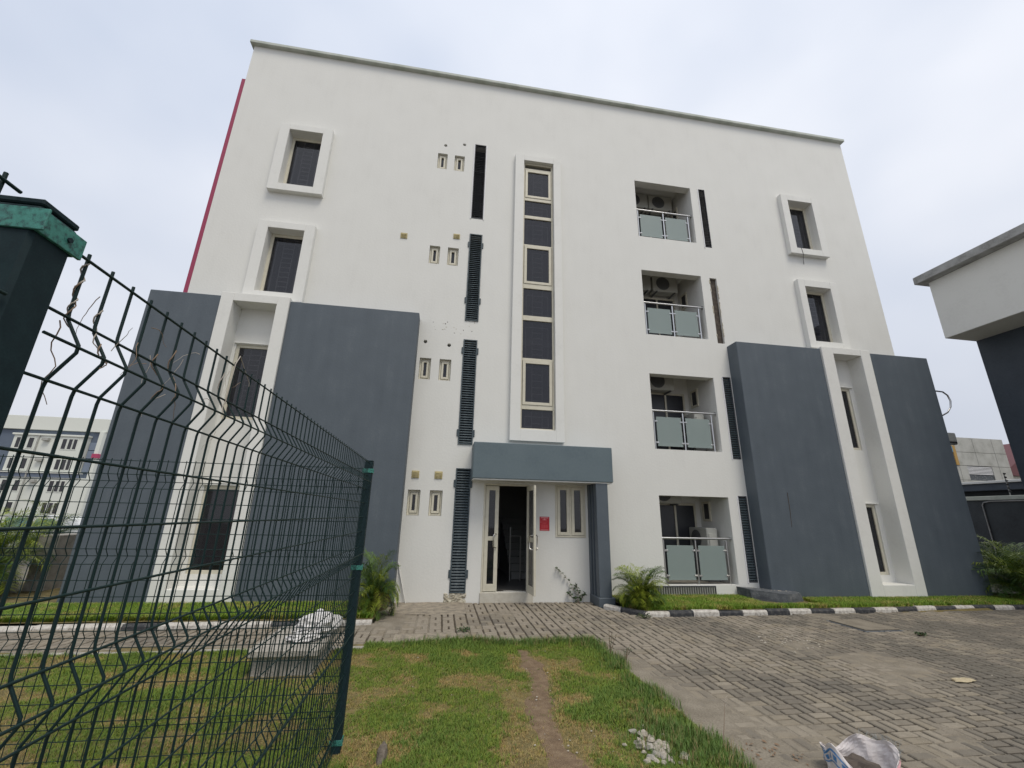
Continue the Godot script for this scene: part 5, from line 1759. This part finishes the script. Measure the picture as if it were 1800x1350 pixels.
	g.tube([V(12.95, 4.24, -0.1), V(13.47, 4.24, -0.1)], 0.025, 8)
	part(o, "arm", g, M.steel)
	# pier at the far left
	o = thing("gate_pier", "grey concrete pier beside the left corner of the apartment block", "pier", V(-9.54, 0, -1.6))
	part(o, "pier", boxgeo(-9.74, -9.34, -0.05, 1.2, -2.4, -1.27, 0.012), M.concrete)
	make_far_block()
	make_car()

func make_far_block() -> void:
	var o := thing("distant_apartment_building", "distant white and slate apartment block seen through the fence at the left", "building", V(-58.0, 0, -66.0))
	var z := -62.0
	part(o, "wall", boxgeo(-80.0, -51.4, -0.1, 12.5, -76.0, z - 0.4), M.far_slate)
	part(o, "parapet", boxgeo(-80.0, -51.3, 12.5, 14.5, -76.0, z, 0.02), M.far_white)
	part(o, "white_bay", boxgeo(-62.7, -53.3, 6.5, 11.6, z - 0.4, z + 0.3, 0.02), M.far_white)
	part(o, "bay_cornice", boxgeo(-62.9, -53.2, 11.6, 11.85, z - 0.4, z + 0.5, 0.02), M.far_white)
	part(o, "bay_sill", boxgeo(-63.2, -53.0, 6.25, 6.5, z - 0.4, z + 0.6, 0.02), M.far_white)
	part(o, "slate_band", boxgeo(-63.2, -52.9, 5.7, 6.25, z - 0.4, z + 0.35), M.far_slate_pale)
	part(o, "lower_wall", boxgeo(-80.0, -51.4, -0.1, 5.7, z - 0.4, z + 0.2), M.far_white)
	part(o, "corner_strip", boxgeo(-52.0, -51.45, -0.1, 12.5, z - 0.4, z + 0.25), M.far_white)
	for b: Array in [[-53.2, -52.1, 9.8, 10.9], [-53.2, -52.1, 8.6, 9.7], [-53.2, -52.1, 6.6, 8.0]]:
		part(o, "pale_panel", boxgeo(b[0], b[1], b[2], b[3], z - 0.4, z - 0.2, 0.02), M.far_slate_pale)
	part(o, "red_panel", boxgeo(-52.1, -51.3, 8.65, 9.25, z - 0.3, z + 0.4), M.far_red)
	for top: float in [11.22, 8.25, 5.2, 2.2]:
		var zf := z + 0.3 if top > 6.0 else z + 0.2
		for x: Array in [[-56.4, -55.85], [-55.6, -55.12], [-54.95, -54.5], [-60.7, -60.05], [-62.25, -61.75], [-66.0, -65.4], [-69.0, -68.2]]:
			var w := holder(o, "window")
			part(w, "pane", boxgeo(x[0], x[1], top - 1.45, top, zf - 0.02, zf + 0.02), M.far_window)
			var f := Geo.new()
			ring(f, x[0] - 0.1, x[1] + 0.1, top - 1.55, top + 0.1, zf + 0.001, zf + 0.05, 0.1)
			part(w, "frame", f, M.far_white)
	for k in 3:
		part(o, "wall_unit", boxgeo(-58.8, -58.0, 10.85 - k * 2.95, 11.25 - k * 2.95, z + 0.3, z + 0.8, 0.03), M.panel_grey)
	var dp := Geo.new()
	dp.tube([V(-59.5, 0.0, z + 0.42), V(-59.5, 11.6, z + 0.42)], 0.1, 8)
	part(o, "downpipe", dp, M.panel_grey)

func make_car() -> void:
	var o := thing("parked_car", "white car parked behind the palms at the far left", "car", V(-18.6, -0.06, -12.0))
	var z0 := -12.9; var z1 := -11.1
	var body := Geo.new()
	var prof := [V(-20.75, 0.25, z0), V(-20.8, 0.72, z0), V(-20.6, 0.86, z0), V(-19.75, 0.92, z0), V(-19.0, 1.36, z0), V(-18.6, 1.42, z0), V(-17.1, 1.40, z0), V(-16.72, 1.28, z0), V(-16.45, 0.95, z0), V(-16.38, 0.5, z0), V(-16.5, 0.25, z0)]
	body.prism(prof, V(0, 0, z1 - z0))
	part(o, "body", body, M.car_white)
	for w: Array in [[-19.55, -18.75, 0.99, 1.27], [-18.62, -17.62, 0.97, 1.33], [-17.52, -16.75, 0.97, 1.30]]:
		var g := Geo.new()
		g.prism([V(w[0], w[2], z1 + 0.001), V(w[1], w[2], z1 + 0.001), V(w[1] - 0.04, w[3], z1 + 0.001), V(w[0] + (0.38 if w[0] < -19.0 else 0.04), w[3], z1 + 0.001)], V(0, 0, 0.012))
		part(o, "side_window", g, M.car_glass)
	for x: float in [-19.9, -17.25]:
		for z: float in [z0 + 0.08, z1 - 0.08]:
			var wh := Node3D.new()
			wh.name = next_name(o, "wheel")
			o.add_child(wh, true)
			wh.position = -origin_of[o]
			origin_of[wh] = Vector3.ZERO
			var t := Geo.new()
			t.tube([V(x, 0.26, z - 0.1), V(x, 0.26, z + 0.1)], 0.32, 18)
			part(wh, "tyre", t, M.black_rubber)
			var ri := Geo.new()
			ri.tube([V(x, 0.26, z - 0.105), V(x, 0.26, z + 0.105)], 0.19, 14)
			part(wh, "rim", ri, M.steel)

func _ready() -> void:
	rng.seed = 2024
	bumpy.seed = 3
	bumpy.frequency = 0.05
	bumpy.fractal_octaves = 3
	make_view()
	make_materials()
	make_ground()
	make_building()
	make_neighbours()
	make_fences()
	make_air_conditioners()
	make_plants()
	make_objects()
	make_climber()
	make_grass()
